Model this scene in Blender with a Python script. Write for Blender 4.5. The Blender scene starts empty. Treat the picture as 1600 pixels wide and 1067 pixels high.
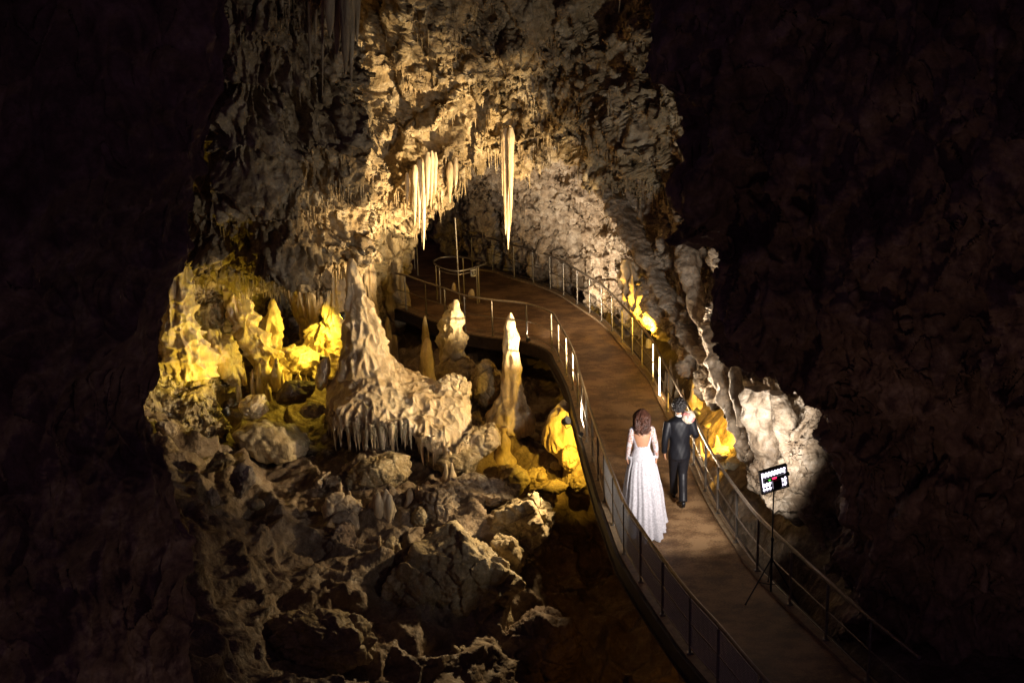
import bpy, bmesh, math, random
import numpy as np
from mathutils import Vector, Matrix, Euler
from mathutils.geometry import tessellate_polygon

# ------------------------------------------------------------------ camera, world, exposure
scene = bpy.context.scene
COL = scene.collection
CAM = Vector((0.0, 0.0, 9.1))
FPX, PITCH, ROLL = 2222.0, math.radians(17.6), -0.030
RCAM = (Euler((math.pi/2 - PITCH, 0, 0)).to_matrix() @ Euler((0, 0, ROLL)).to_matrix())
cam_data = bpy.data.cameras.new('camera')
cam_data.sensor_width = 36.0
cam_data.lens = FPX * 36.0 / 1600.0
cam_data.clip_end = 300
cam = bpy.data.objects.new('camera', cam_data); COL.objects.link(cam)
cam.matrix_world = Matrix.Translation(CAM) @ RCAM.to_4x4()
scene.camera = cam

world = bpy.data.worlds.new("World"); scene.world = world
world.use_nodes = True
bg = world.node_tree.nodes['Background']
bg.inputs['Color'].default_value = (0.62, 0.36, 0.78, 1)
bg.inputs['Strength'].default_value = 0.027
scene.view_settings.view_transform = 'Standard'
scene.view_settings.look = 'None'
scene.view_settings.exposure = 0.0
scene.cycles.use_denoising = True
scene.cycles.max_bounces = 5
scene.cycles.diffuse_bounces = 3
scene.cycles.sample_clamp_indirect = 4.0

def ray(px, py):
    return RCAM @ Vector(((px - 800.0)/FPX, -(py - 533.5)/FPX, -1.0))
def PY(px, py, Y):
    d = ray(px, py); return CAM + d * (Y / d.y)
def PZ(px, py, z=0.0):
    d = ray(px, py); return CAM + d * ((z - CAM.z) / d.z)

# ------------------------------------------------------------------ noise (numpy)
G3 = np.array([[1,1,0],[-1,1,0],[1,-1,0],[-1,-1,0],[1,0,1],[-1,0,1],[1,0,-1],[-1,0,-1],
               [0,1,1],[0,-1,1],[0,1,-1],[0,-1,-1],[1,1,0],[-1,1,0],[0,-1,1],[0,-1,-1]], np.float32)
def _h(x, y, z, s):
    with np.errstate(over='ignore'):
        h = x.astype(np.uint32)*np.uint32(374761393) + y.astype(np.uint32)*np.uint32(668265263) \
            + z.astype(np.uint32)*np.uint32(2147483647) + np.uint32((s*974634777 + 12345) & 0xffffffff)
        h = (h ^ (h >> np.uint32(13))) * np.uint32(1274126177)
        h = (h ^ (h >> np.uint32(16))) * np.uint32(2246822519)
        return h ^ (h >> np.uint32(15))
def noise(p, s=0):
    p = np.asarray(p, np.float32)
    i = np.floor(p).astype(np.int32); f = p - i
    u = f*f*f*(f*(f*6-15)+10)
    out = np.zeros(p.shape[:-1], np.float32)
    for dx in (0, 1):
        wx = u[..., 0] if dx else 1-u[..., 0]
        for dy in (0, 1):
            wy = u[..., 1] if dy else 1-u[..., 1]
            for dz in (0, 1):
                wz = u[..., 2] if dz else 1-u[..., 2]
                g = G3[_h(i[..., 0]+dx, i[..., 1]+dy, i[..., 2]+dz, s) & np.uint32(15)]
                out += wx*wy*wz*(g[..., 0]*(f[..., 0]-dx) + g[..., 1]*(f[..., 1]-dy) + g[..., 2]*(f[..., 2]-dz))
    return out
def fbm(p, n=4, s=0, gain=0.5):
    a, t, o = 1.0, 0.0, 0
    q = np.asarray(p, np.float32)
    for k in range(n):
        t = t + a*noise(q, s+k); a *= gain; q = q*2.03 + 7.1
    return t
def ridged(p, n=3, s=0, gain=0.5):
    a, t = 1.0, 0.0
    q = np.asarray(p, np.float32)
    for k in range(n):
        r = 1 - 2*np.abs(noise(q, s+k)); t = t + a*(r*r*np.sign(r) - 0.45); a *= gain; q = q*2.07 + 3.7
    return t
def vec(p, s=0):
    return np.stack([noise(p, s), noise(p, s+31), noise(p, s+57)], -1)
def worley(p, s=0):
    p = np.asarray(p, np.float32)
    i = np.floor(p).astype(np.int32); f = p - i
    d1 = np.full(p.shape[:-1], 9.0, np.float32); d2 = d1.copy()
    for dx in (-1, 0, 1):
        for dy in (-1, 0, 1):
            for dz in (-1, 0, 1):
                h = _h(i[..., 0]+dx, i[..., 1]+dy, i[..., 2]+dz, s)
                ox = (h & np.uint32(1023)).astype(np.float32)/1023
                oy = ((h >> np.uint32(10)) & np.uint32(1023)).astype(np.float32)/1023
                oz = ((h >> np.uint32(20)) & np.uint32(1023)).astype(np.float32)/1023
                d = (dx+ox-f[..., 0])**2 + (dy+oy-f[..., 1])**2 + (dz+oz-f[..., 2])**2
                d2 = np.minimum(d2, np.maximum(d1, d)); d1 = np.minimum(d1, d)
    return np.sqrt(d1), np.sqrt(d2)
def sst(a, b, x):
    t = np.clip((x-a)/(b-a), 0, 1); return t*t*(3-2*t)

# ------------------------------------------------------------------ mesh helpers
class Mesh:
    """collects vertex and face arrays and links them as one mesh object"""
    def __init__(s): s.v = []; s.q = []; s.t = []; s.n = 0
    def add(s, v, quads=None, tris=None):
        v = np.asarray(v, np.float32).reshape(-1, 3)
        if quads is not None and len(quads): s.q.append(np.asarray(quads, np.int32) + s.n)
        if tris is not None and len(tris): s.t.append(np.asarray(tris, np.int32) + s.n)
        s.v.append(v); s.n += len(v); return s
    def grid(s, P, wrap=False):
        n, m = P.shape[:2]
        idx = np.arange(n*m).reshape(n, m)
        if wrap: idx = np.concatenate([idx, idx[:, :1]], 1)
        q = np.stack([idx[:-1, :-1], idx[:-1, 1:], idx[1:, 1:], idx[1:, :-1]], -1).reshape(-1, 4)
        return s.add(P, q)
    def box(s, c, size, R=None):
        h = np.array(size)/2
        k = np.array([[x, y, z] for x in (-1, 1) for y in (-1, 1) for z in (-1, 1)], float)*h
        if R is not None: k = k @ np.array(R).T
        return s.add(k+np.array(c), [[0,1,3,2],[4,6,7,5],[0,4,5,1],[2,3,7,6],[0,2,6,4],[1,5,7,3]])
    def tube(s, pts, r, sides=8, cap=True):
        pts = np.array([list(p) for p in pts], float); n = len(pts)
        r = np.full(n, r) if np.isscalar(r) else np.array(r, float)
        T = np.gradient(pts, axis=0); T /= np.linalg.norm(T, axis=1, keepdims=True)+1e-9
        ref = np.array([0, 0, 1.0]) if abs(T[0][2]) < 0.9 else np.array([1.0, 0, 0])
        U = np.cross(T, ref); U /= np.linalg.norm(U, axis=1, keepdims=True)+1e-9
        V = np.cross(T, U)
        a = np.linspace(0, 2*np.pi, sides, endpoint=False)
        P = pts[:, None] + r[:, None, None]*(np.cos(a)[None, :, None]*U[:, None] + np.sin(a)[None, :, None]*V[:, None])
        s.grid(P, True)
        if cap:
            for e, rev in ((0, False), (n-1, True)):
                base = s.n
                ring = P[e]; s.add(np.concatenate([ring, pts[e:e+1]]), None,
                                   [[k, (k+1) % sides, sides] for k in range(sides)])
        return s
    def ball(s, c, rad, seg=16, ring=10, R=None):
        th = np.linspace(0.0, np.pi, ring+1); ph = np.linspace(0, 2*np.pi, seg, endpoint=False)
        D = np.stack([np.sin(th)[:, None]*np.cos(ph), np.sin(th)[:, None]*np.sin(ph), np.cos(th)[:, None]*np.ones(seg)], -1)
        D = D*np.array(rad)
        if R is not None: D = D @ np.array(R).T
        return s.grid(D+np.array(c), True)
    def obj(s, name, mat, parent=None, smooth=True):
        me = bpy.data.meshes.new(name)
        V = np.concatenate(s.v)
        Q = np.concatenate(s.q) if s.q else np.zeros((0, 4), np.int32)
        T = np.concatenate(s.t) if s.t else np.zeros((0, 3), np.int32)
        me.vertices.add(len(V)); me.vertices.foreach_set('co', V.astype(np.float32).ravel())
        loops = np.concatenate([Q.ravel(), T.ravel()]).astype(np.int32)
        me.loops.add(len(loops)); me.loops.foreach_set('vertex_index', loops)
        st = np.concatenate([np.arange(len(Q))*4, len(Q)*4 + np.arange(len(T))*3]).astype(np.int32)
        me.polygons.add(len(st)); me.polygons.foreach_set('loop_start', st)
        me.polygons.foreach_set('use_smooth', np.full(len(st), smooth))
        me.update(calc_edges=True); me.validate()
        if mat: me.materials.append(mat)
        o = bpy.data.objects.new(name, me); COL.objects.link(o)
        if parent:
            o.parent = parent; o.matrix_parent_inverse = parent.matrix_world.inverted() if False else Matrix.Translation(-parent.location)
        return o
def tag(o, label=None, cat=None, group=None, kind=None):
    if label: o['label'] = label
    if cat: o['category'] = cat
    if group: o['group'] = group
    if kind: o['kind'] = kind
    return o
def empty(name, loc, label, cat, group=None):
    o = bpy.data.objects.new(name, None); COL.objects.link(o); o.location = loc; o.empty_display_size = 0.1
    return tag(o, label, cat, group)

def crom(C, n):
    """Catmull-Rom resample along axis 0 to n samples"""
    C = np.asarray(C, float); k = len(C)
    E = np.concatenate([2*C[:1]-C[1:2], C, 2*C[-1:]-C[-2:-1]])
    t = np.linspace(0, k-1-1e-6, n); i = t.astype(int); f = (t-i).reshape(-1, *([1]*(C.ndim-1)))
    a, b, c, d = E[i], E[i+1], E[i+2], E[i+3]
    return 0.5*(2*b + (c-a)*f + (2*a-5*b+4*c-d)*f**2 + (-a+3*b-3*c+d)*f**3)
def arcsample(C, step):
    """smooth curve through C sampled at near-even spacing"""
    D = crom(C, len(C)*24)
    L = np.concatenate([[0], np.cumsum(np.linalg.norm(np.diff(D, axis=0), axis=1))])
    n = max(2, int(L[-1]/step)+1); q = np.linspace(0, L[-1], n)
    return np.stack([np.interp(q, L, D[:, k]) for k in range(D.shape[1])], -1)
def normals(P, wrap=False):
    if wrap:
        dv = np.roll(P, -1, 1) - np.roll(P, 1, 1)
    else:
        dv = np.gradient(P, axis=1)
    du = np.gradient(P, axis=0)
    N = np.cross(du, dv); return N/(np.linalg.norm(N, axis=-1, keepdims=True)+1e-9)
def tps(X, y, lam=1e-3):
    X = np.asarray(X, float); n = len(X)
    def U(r2): return 0.5*r2*np.log(r2+1e-9)
    r2 = ((X[:, None]-X[None])**2).sum(-1)
    A = np.zeros((n+3, n+3)); A[:n, :n] = U(r2)+lam*np.eye(n); A[:n, n] = 1; A[:n, n+1:] = X
    A[n, :n] = 1; A[n+1:, :n] = X.T
    w = np.linalg.solve(A, np.concatenate([y, np.zeros(3)]))
    def f(Q):
        Q = np.asarray(Q, float); sh = Q.shape[:-1]; Q = Q.reshape(-1, 2); out = w[n] + Q @ w[n+1:]
        for k in range(n): out = out + w[k]*U(((Q-X[k])**2).sum(-1))
        return out.reshape(sh)
    return f

# ------------------------------------------------------------------ materials
def newmat(name):
    m = bpy.data.materials.new(name); m.use_nodes = True
    nt = m.node_tree; return m, nt, nt.nodes, nt.links, nt.nodes['Principled BSDF']
def setp(b, **k):
    for a, v in k.items():
        b.inputs[a.replace('_', ' ')].default_value = v
def rockmat(name, cols, scale=1.0, rough=(0.45, 0.85), bump=1.0, zs=1.0, stain=(0.10, 0.07, 0.05), stain_amt=0.5, spec=0.5):
    m, nt, N, L, b = newmat(name)
    tc = N.new('ShaderNodeTexCoord'); mp = N.new('ShaderNodeMapping'); mp.inputs['Scale'].default_value = (1, 1, zs)
    L.new(tc.outputs['Object'], mp.inputs['Vector'])
    def nz(sc, det=6, rg=0.6, dist=0.0, src=mp):
        n = N.new('ShaderNodeTexNoise'); n.inputs['Scale'].default_value = sc*scale; n.inputs['Detail'].default_value = det
        n.inputs['Roughness'].default_value = rg; n.inputs['Distortion'].default_value = dist
        L.new(src.outputs[0], n.inputs['Vector']); return n
    def ramp(src, stops):
        r = N.new('ShaderNodeValToRGB'); e = r.color_ramp.elements
        while len(e) < len(stops): e.new(0.5)
        for k, (p, c) in enumerate(stops): e[k].position = p; e[k].color = (*c, 1) if len(c) == 3 else c
        L.new(src, r.inputs[0]); return r
    def mix(f, a, c, mode='MIX'):
        x = N.new('ShaderNodeMix'); x.data_type = 'RGBA'; x.blend_type = mode
        if isinstance(f, float): x.inputs[0].default_value = f
        else: L.new(f, x.inputs[0])
        L.new(a, x.inputs[6]); 
        if hasattr(c, 'links'): L.new(c, x.inputs[7])
        else: x.inputs[7].default_value = (*c, 1)
        return x.outputs[2]
    n1 = nz(0.9, 8, 0.65, 0.4); n2 = nz(4.5, 6, 0.65, 0.3); n3 = nz(22, 5, 0.6); n4 = nz(2.1, 7, 0.7, 1.2)
    r1 = ramp(n1.outputs['Fac'], [(0.34, cols[0]), (0.47, cols[1]), (0.56, cols[2]), (0.68, cols[3])])
    r2 = ramp(n2.outputs['Fac'], [(0.36, cols[3]), (0.5, cols[1]), (0.64, cols[0])])
    c = mix(0.45, r1.outputs[0], r2.outputs[0])
    st = ramp(n4.outputs['Fac'], [(0.50, (0, 0, 0)), (0.66, (1, 1, 1))])
    ml = N.new('ShaderNodeMath'); ml.operation = 'MULTIPLY'; L.new(st.outputs[0], ml.inputs[0]); ml.inputs[1].default_value = stain_amt
    c = mix(ml.outputs[0], c, stain)
    sp = ramp(n3.outputs['Fac'], [(0.35, (0.62, 0.62, 0.62)), (0.62, (1.12, 1.1, 1.06))])
    c = mix(0.55, c, sp.outputs[0], 'MULTIPLY')
    L.new(c, b.inputs['Base Color'])
    rr = ramp(n2.outputs['Fac'], [(0.35, (rough[0],)*3), (0.6, (rough[1],)*3)])
    L.new(rr.outputs[0], b.inputs['Roughness'])
    b.inputs['Specular IOR Level'].default_value = spec
    # bump: grains, pits and cracks
    vo = N.new('ShaderNodeTexVoronoi'); vo.inputs['Scale'].default_value = 9*scale; L.new(mp.outputs[0], vo.inputs['Vector'])
    a1 = N.new('ShaderNodeMath'); a1.operation = 'MULTIPLY_ADD'; L.new(n3.outputs['Fac'], a1.inputs[0]); a1.inputs[1].default_value = 0.35; L.new(n2.outputs['Fac'], a1.inputs[2])
    a2 = N.new('ShaderNodeMath'); a2.operation = 'MULTIPLY_ADD'; L.new(vo.outputs['Distance'], a2.inputs[0]); a2.inputs[1].default_value = 0.4; L.new(a1.outputs[0], a2.inputs[2])
    bp = N.new('ShaderNodeBump'); bp.inputs['Strength'].default_value = 0.7*bump; bp.inputs['Distance'].default_value = 0.09/scale
    L.new(a2.outputs[0], bp.inputs['Height']); L.new(bp.outputs[0], b.inputs['Normal'])
    return m
def plain(name, col, rough=0.5, metal=0.0, nscale=30, var=0.25, bump=0.1, bdist=0.004):
    m, nt, N, L, b = newmat(name)
    tc = N.new('ShaderNodeTexCoord'); n = N.new('ShaderNodeTexNoise'); n.inputs['Scale'].default_value = nscale; n.inputs['Detail'].default_value = 5
    L.new(tc.outputs['Object'], n.inputs['Vector'])
    r = N.new('ShaderNodeValToRGB'); e = r.color_ramp.elements
    e[0].position = 0.3; e[1].position = 0.7
    e[0].color = (*[c*(1-var) for c in col], 1); e[1].color = (*[min(1, c*(1+var)) for c in col], 1)
    L.new(n.outputs['Fac'], r.inputs[0]); L.new(r.outputs[0], b.inputs['Base Color'])
    b.inputs['Roughness'].default_value = rough; b.inputs['Metallic'].default_value = metal
    bp = N.new('ShaderNodeBump'); bp.inputs['Strength'].default_value = bump; bp.inputs['Distance'].default_value = bdist
    L.new(n.outputs['Fac'], bp.inputs['Height']); L.new(bp.outputs[0], b.inputs['Normal'])
    return m
def emit(name, col, strength):
    m, nt, N, L, b = newmat(name)
    b.inputs['Base Color'].default_value = (0.02, 0.02, 0.02, 1)
    b.inputs['Emission Color'].default_value = (*col, 1); b.inputs['Emission Strength'].default_value = strength
    return m
M = {}
M['wall'] = rockmat('cave rock tan', [(0.20, 0.135, 0.06), (0.34, 0.25, 0.13), (0.45, 0.35, 0.20), (0.60, 0.51, 0.36)], stain_amt=0.75, stain=(0.13, 0.085, 0.05))
M['pale'] = rockmat('pale cave rock', [(0.16, 0.105, 0.06), (0.33, 0.25, 0.165), (0.48, 0.39, 0.28), (0.62, 0.54, 0.43)], stain_amt=0.8, stain=(0.14, 0.095, 0.055))
M['dark'] = rockmat('brown damp rock', [(0.10, 0.065, 0.045), (0.17, 0.115, 0.08), (0.24, 0.17, 0.12), (0.31, 0.235, 0.18)], stain_amt=0.6, stain=(0.06, 0.04, 0.03), rough=(0.4, 0.8))
M['floor'] = rockmat('cave floor clay', [(0.12, 0.08, 0.05), (0.19, 0.135, 0.085), (0.27, 0.20, 0.135), (0.35, 0.275, 0.19)], stain_amt=0.6, stain=(0.07, 0.05, 0.035), rough=(0.4, 0.85))
M['boulder'] = rockmat('grey brown boulder', [(0.20, 0.145, 0.07), (0.31, 0.235, 0.125), (0.41, 0.33, 0.19), (0.53, 0.45, 0.31)], scale=1.6, stain_amt=0.6, stain=(0.12, 0.09, 0.06))
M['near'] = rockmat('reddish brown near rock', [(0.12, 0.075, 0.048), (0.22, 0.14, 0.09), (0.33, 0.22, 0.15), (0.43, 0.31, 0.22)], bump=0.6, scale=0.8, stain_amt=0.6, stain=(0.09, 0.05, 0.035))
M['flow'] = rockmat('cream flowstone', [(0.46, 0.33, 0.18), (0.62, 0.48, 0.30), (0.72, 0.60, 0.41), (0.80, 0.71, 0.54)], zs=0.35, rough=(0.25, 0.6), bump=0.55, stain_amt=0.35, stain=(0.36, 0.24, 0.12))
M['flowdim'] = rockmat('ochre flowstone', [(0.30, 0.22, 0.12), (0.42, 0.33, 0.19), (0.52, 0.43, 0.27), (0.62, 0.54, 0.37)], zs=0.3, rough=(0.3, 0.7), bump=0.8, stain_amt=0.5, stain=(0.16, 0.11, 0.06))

# ------------------------------------------------------------------ stone formation helper
def px_r(w, Y, z):
    depth = Y*math.cos(PITCH)+(9.1-z)*math.sin(PITCH); return w*depth/FPX
def formation(name, label, cat, Y, outline, mat='flow', seed=0, amp=0.06, flute=0.05, ff=5.0, k=0.9, step=0.022, group=None, spike_rim=None, sink=0.35, parent=None, cone_noise=1.0, lump=0.0, Yb=None, into=None):
    """a standing formation turned from its outline: rows of (py, left px, right px), top first"""
    rows = []
    for i, (py, xl, xr) in enumerate(outline):
        yy = Y if Yb is None else Y + (Yb-Y)*i/(len(outline)-1)
        c = PY((xl+xr)/2, py, yy); rows.append((c.x, c.y, c.z, px_r((xr-xl)/2, yy, c.z)))
    e = rows[-1]; rows.append((e[0], e[1]+.05, e[2]-sink, e[3]*1.05))
    S = arcsample(rows, step); S[:, 3] = np.maximum(S[:, 3], 0.004)
    rmax = S[:, 3].max(); m_ = int(min(420, max(40, 2*np.pi*rmax/step)))
    a = np.linspace(0, 2*np.pi, m_, endpoint=False)
    P = np.stack([S[:, 0:1]+S[:, 3:4]*np.cos(a), S[:, 1:2]+S[:, 3:4]*k*np.sin(a), S[:, 2:3]+0*a[None]], -1)
    Nn = P - np.stack([S[:, 0:1]+0*a, S[:, 1:2]+0*a, S[:, 2:3]+0*a], -1); Nn /= np.linalg.norm(Nn, axis=-1, keepdims=True)+1e-9
    sc = np.clip(S[:, 3:4]/0.25, 0.12, 1.0)
    d = amp*(0.8*ridged(P*2.2+seed, 2, seed)+0.22*fbm(P*6.5, 2, seed+3)) + flute*(0.3-np.abs(noise(P*np.array([ff, ff, 0.7])+seed, seed+9))*1.5) + 0.10*amp*fbm(P*18, 2, seed+12)
    if lump:
        aa, bb = worley(P*3.2+seed, seed+20); d = d + lump*(0.5-aa)
    P = P + Nn*(d*sc)[..., None]
    mm = into or Mesh(); mm.grid(P, True)
    mm.add(np.concatenate([P[0], P[0].mean(0, keepdims=True)+[[0, 0, .01]]]), None, [[q, (q+1) % m_, m_] for q in range(m_)])
    if into is not None: return None, P
    o = mm.obj(name, M[mat], parent)
    if parent is None: tag(o, label, cat, group)
    return o, P

# ------------------------------------------------------------------ plan of the walkway edges
H = 0.86
leftpx = [(592, 423), (632, 430), (664, 441), (694, 450), (725, 461), (768, 468), (822, 474), (861, 488), (872, 504), (884, 524), (894, 545), (902, 570), (909, 595), (916, 620), (925, 649), (934, 676), (944, 706), (958, 741), (975, 783), (1001, 824), (1035.5, 872), (1079, 928), (1123, 976), (1189, 1053), (1262, 1130)]
leftP = [PZ(px, py, H) for px, py in leftpx]
rightpx = [(738, 376+44), (770, 424), (803.5, 435), (833.5, 443.5), (860, 453), (881, 463), (902.4, 477), (922, 490), (940.4, 503), (957, 519), (972, 537), (988, 555.5), (1003, 575), (1020, 598), (1030, 620), (1043, 645), (1056, 672), (1084, 728), (1102, 769), (1121, 804), (1150, 849), (1183, 894), (1234, 947), (1290, 1002), (1356, 1065), (1430, 1130)]
rightP = [PZ(px, py, 0.02) for px, py in rightpx]
# ------------------------------------------------------------------ light levels, the lamps of the place and added floodlights
LE = {'panel': 100.0}
WARM = (1.0, 0.73, 0.39); YEL = (1.0, 0.71, 0.07); AMB = (1.0, 0.58, 0.06); NEU = (1.0, 0.82, 0.62)
LAMPS = [
 ('added floodlight low outside the right railing aimed up at the vault', (3.3, 24.35, -0.06), (-1.7, 28.0, 2.7), 11500, WARM, dict(size=68, blend=1.0, radius=0.05)),  # added fixture with no known source, brightens the vault
 ('added floodlight at the right rock wall aimed across at the cream mound', (3.35, 22.6, 2.0), (-1.7, 23.9, 0.45), 15500, WARM, dict(size=42, blend=0.7, radius=0.05)),  # invented mounting on the rock, put in to light the cream mound
 ('added floodlight outside the left railing aimed down at the boulder pile', (1.1, 22.5, 0.25), (-0.3, 21.5, -1.0), 620, WARM, dict(size=76, blend=0.9, radius=0.05, scale=0.6)),  # made-up lamp that lifts the boulder pile
 ('added floodlight at the deck edge by the bend aimed up at the pale right wall', PZ(826, 530, 0.09), (2.2, 31.0, 2.8), 1150, NEU, dict(size=112, blend=0.9, radius=0.05, scale=0.55)),  # added to brighten the pale wall past the far rail
 ('added unseen floodlight behind the near left rock aimed at the upper left vault', (-3.9, 12.9, 6.5), (-3.5, 26.0, 5.2), 20000, (1.0, 0.76, 0.38), dict(size=46, blend=1.0, radius=0.08)),  # invented lamp kept out of sight, fills the upper left vault
 ('small added floodlight by the left railing aimed across at the pale rock edge', (0.95, 23.6, 0.12), (3.95, 21.6, 2.2), 2300, NEU, dict(size=76, blend=0.9, radius=0.05)),  # put in to light the pale ridge across the deck
 ('glowing lamp behind the cream spire in the grotto', PY(534, 494, 27.0), PY(420, 560, 27.0), 190, YEL, dict(size=150, radius=0.04, glow=30, blend=0.8)),
 ('small lamp low in the grotto behind the dark ridge', PY(500, 560, 26.6), PY(380, 560, 26.6), 45, YEL, dict(size=140, radius=0.04)),
 ('small lamp on the left slope aimed up at the greenish spire', PY(352, 640, 24.4), PY(280, 480, 25.6), 140, YEL, dict(size=110, radius=0.04)),
 ('small lamp beside the yellow hood cone', PY(927, 704, 23.7), PY(872, 684, 24.9), 180, AMB, dict(size=112, radius=0.03)),
 ('small lamp beyond the right railing on the yellow lit floor', PY(1152, 650, 23.6), PY(1115, 690, 24.3), 420, AMB, dict(size=155, radius=0.03)),
 ('small lamp tucked under the yellow fluted flowstone', PY(1012, 520, 26.9), PY(1003, 455, 28.2), 200, AMB, dict(size=130, radius=0.03)),
 ('small lamp under the bridge near the bottom of the photo', PZ(1092, 1030, -0.9), PZ(1048, 1050, -2.2), 45, (1.0, 0.45, 0.04), dict(size=60, radius=0.03)),
 ('dim added fill lamp out of view low on the right', (3.2, 11.2, 1.6), (5.0, 15.0, 4.4), 30, (1.0, 0.62, 0.42), dict(size=120, blend=1.0, radius=0.1)),  # out-of-view fill, added to bring up the dark right rock
 ('dim added fill lamp out of view low on the left', (-1.0, 10.0, 0.5), (-3.1, 12.2, 3.4), 22, (1.0, 0.70, 0.52), dict(size=110, blend=1.0, radius=0.1)),  # added fill below the view so the left rock shows relief
]
# ------------------------------------------------------------------ rock sheets (cave walls)
def rockdisp(P, s=0, amp=1.0, f=1.0, fine=1.0, crack=1.0):
    w = P*f + 0.45*vec(P*f*0.8, s+200) + 0.12*vec(P*f*3.1, s+300)
    d = 0.75*fbm(w*0.55, 2, s) + 0.38*ridged(w*1.05*np.array([1, 1, .8]), 2, s+10) + 0.12*ridged(w*np.array([3.0, 3.0, 2.0]), 2, s+20)
    d = d + fine*(0.045*ridged(w*np.array([8, 8, 4.5]), 2, s+30) + 0.03*fbm(w*20, 2, s+40))
    if crack:
        a, b = worley(w*1.25, s+70)
        d = d - crack*0.20*(1-sst(0.0, 0.18, b-a)) + crack*0.30*(0.5-a)
        a, b = worley(w*4.3, s+71)
        d = d - crack*0.05*(1-sst(0.0, 0.2, b-a)) + crack*0.045*(0.5-a)
    return d*amp/f
def rockify(P, toward, s=0, amp=1.0, f=1.0, crack=1.0, mid=1.0, fine=1.0, extra=None):
    """three passes of relief, each along the surface left by the one before"""
    def nn():
        return orient(P, normals(P), toward)
    w = P*f + 0.5*vec(P*f*0.7, s+200)
    a, b = worley(w*np.array([0.62, 0.62, 0.5]), s+69)
    d = 0.75*fbm(w*0.5, 2, s) + 0.42*ridged(w*0.9*np.array([1, 1, .7]), 2, s+10) + 0.45*(0.5-a)
    if extra is not None: d = d + extra
    P = P + nn()*(d*amp/f)[..., None]
    w = P*f + 0.25*vec(P*f*1.7, s+210)
    a, b = worley(w*np.array([1.7, 1.7, 1.25]), s+70)
    d = mid*(0.26*(0.5-a) - crack*0.14*(1-sst(0.0, 0.14, b-a)) + 0.13*ridged(w*np.array([2.6, 2.6, 1.5]), 2, s+20))
    P = P + nn()*(d*amp/f)[..., None]
    w = P*f + 0.1*vec(P*f*4, s+220)
    a, b = worley(w*np.array([5, 5, 3.6]), s+72)
    d = fine*(0.07*(0.5-a) + 0.035*ridged(w*np.array([7, 7, 3.2]), 2, s+30) + 0.012*fbm(w*22, 2, s+40))
    return P + nn()*(d*amp/f)[..., None]
def spikes(mesh, bases, lens, rads, seed=0, sides=7, rings=6, up=False):
    """many tapering drip cones merged in numpy"""
    n = len(bases)
    if n == 0: return
    rg = np.random.default_rng(seed)
    t = np.linspace(0, 1, rings)
    prof = (1-t)**0.8*(1-0.25*np.sin(t*3)) + 0.02
    a = np.linspace(0, 2*np.pi, sides, endpoint=False)
    base = np.asarray(bases, float)
    bend = rg.normal(0, 0.04, (n, 2))*np.asarray(lens)[:, None]
    R = np.asarray(rads)[:, None, None]*prof[None, :, None]*(1+rg.normal(0, 0.16, (n, rings, sides)))*(1+0.3*rg.normal(0, 0.5, (n, 1, sides)))
    X = base[:, None, None, 0] + R*np.cos(a) + (bend[:, 0][:, None]*t**2)[:, :, None]
    Y = base[:, None, None, 1] + R*np.sin(a) + (bend[:, 1][:, None]*t**2)[:, :, None]
    zz = (np.asarray(lens)[:, None]*t*(1 if up else -1))[:, :, None] + np.zeros((1, 1, sides))
    P = np.stack([X, Y, base[:, None, None, 2] + zz], -1).reshape(-1, 3)
    idx = np.arange(rings*sides).reshape(rings, sides); idx = np.concatenate([idx, idx[:, :1]], 1)
    q = np.stack([idx[:-1, :-1], idx[:-1, 1:], idx[1:, 1:], idx[1:, :-1]], -1).reshape(-1, 4)
    Q = (q[None] + (np.arange(n)*rings*sides)[:, None, None]).reshape(-1, 4)
    mesh.add(P, Q)
def sheet(rows, nu, nv):
    C = np.array([[list(PY(*p)) if len(p) == 3 else list(p[:3]) for p in r] for r in rows])
    A = crom(C, nu)                       # down the rows
    return crom(A.transpose(1, 0, 2), nv).transpose(1, 0, 2)
def orient(P, N, toward=(0, 0, 9.1)):
    if np.mean(((np.array(toward)-P)*N).sum(-1)) < 0: N = -N
    return N

# ---- vault: the lit hanging wall above the passage and the grotto
cols = [180, 300, 380, 460, 540, 600, 660, 740, 820, 920, 1010, 1110, 1190]
lipy = [400, 415, 447, 436, 402, 338, 285, 246, 240, 262, 290, 330, 360]
lipY = [26.0, 26.0, 25.8, 25.8, 26.6, 28.2, 28.8, 29.8, 29.8, 29.0, 27.4, 25.0, 23.5]
rowsV = []
rowsV.append([(c, -260, y-3.6) for c, y in zip(cols, lipY)])
rowsV.append([(c, -60, y-2.7) for c, y in zip(cols, lipY)])
rowsV.append([(c, 70, y-2.0) for c, y in zip(cols, lipY)])
rowsV.append([(c, 70+(l-70)*0.40, y-1.5+0.35*math.sin(c*0.03)) for c, y, l in zip(cols, lipY, lipy)])
rowsV.append([(c, 70+(l-70)*0.75, y-0.8) for c, y, l in zip(cols, lipY, lipy)])
rowsV.append([(c, l, y) for c, y, l in zip(cols, lipY, lipy)])
last = [PY(c, l, y) for c, y, l in zip(cols, lipY, lipy)]
rowsV.append([(p.x, p.y+1.3, p.z+0.15, 0) for p in last])
rowsV.append([(p.x, p.y+3.2, p.z+0.9, 0) for p in last])
P = sheet(rowsV, 620, 640)
N = orient(P, normals(P), (0, 10, 3))
X, Z = P[..., 0], P[..., 2]
def pxcol(P):
    """photo column of a world point, used only to place the big ledges at build time"""
    return 800 + P[..., 0]/(P[..., 1]*math.cos(PITCH)+(9.1-P[..., 2])*math.sin(PITCH))*FPX
pc = pxcol(P)
d = np.zeros(P.shape[:2])
left = 1-sst(480, 560, pc)
zz = Z + 0.35*noise(P*0.9, 77) + 0.12*noise(P*3, 78)
tier = (-(zz*0.95 + 0.25)) % 1.0
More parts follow.
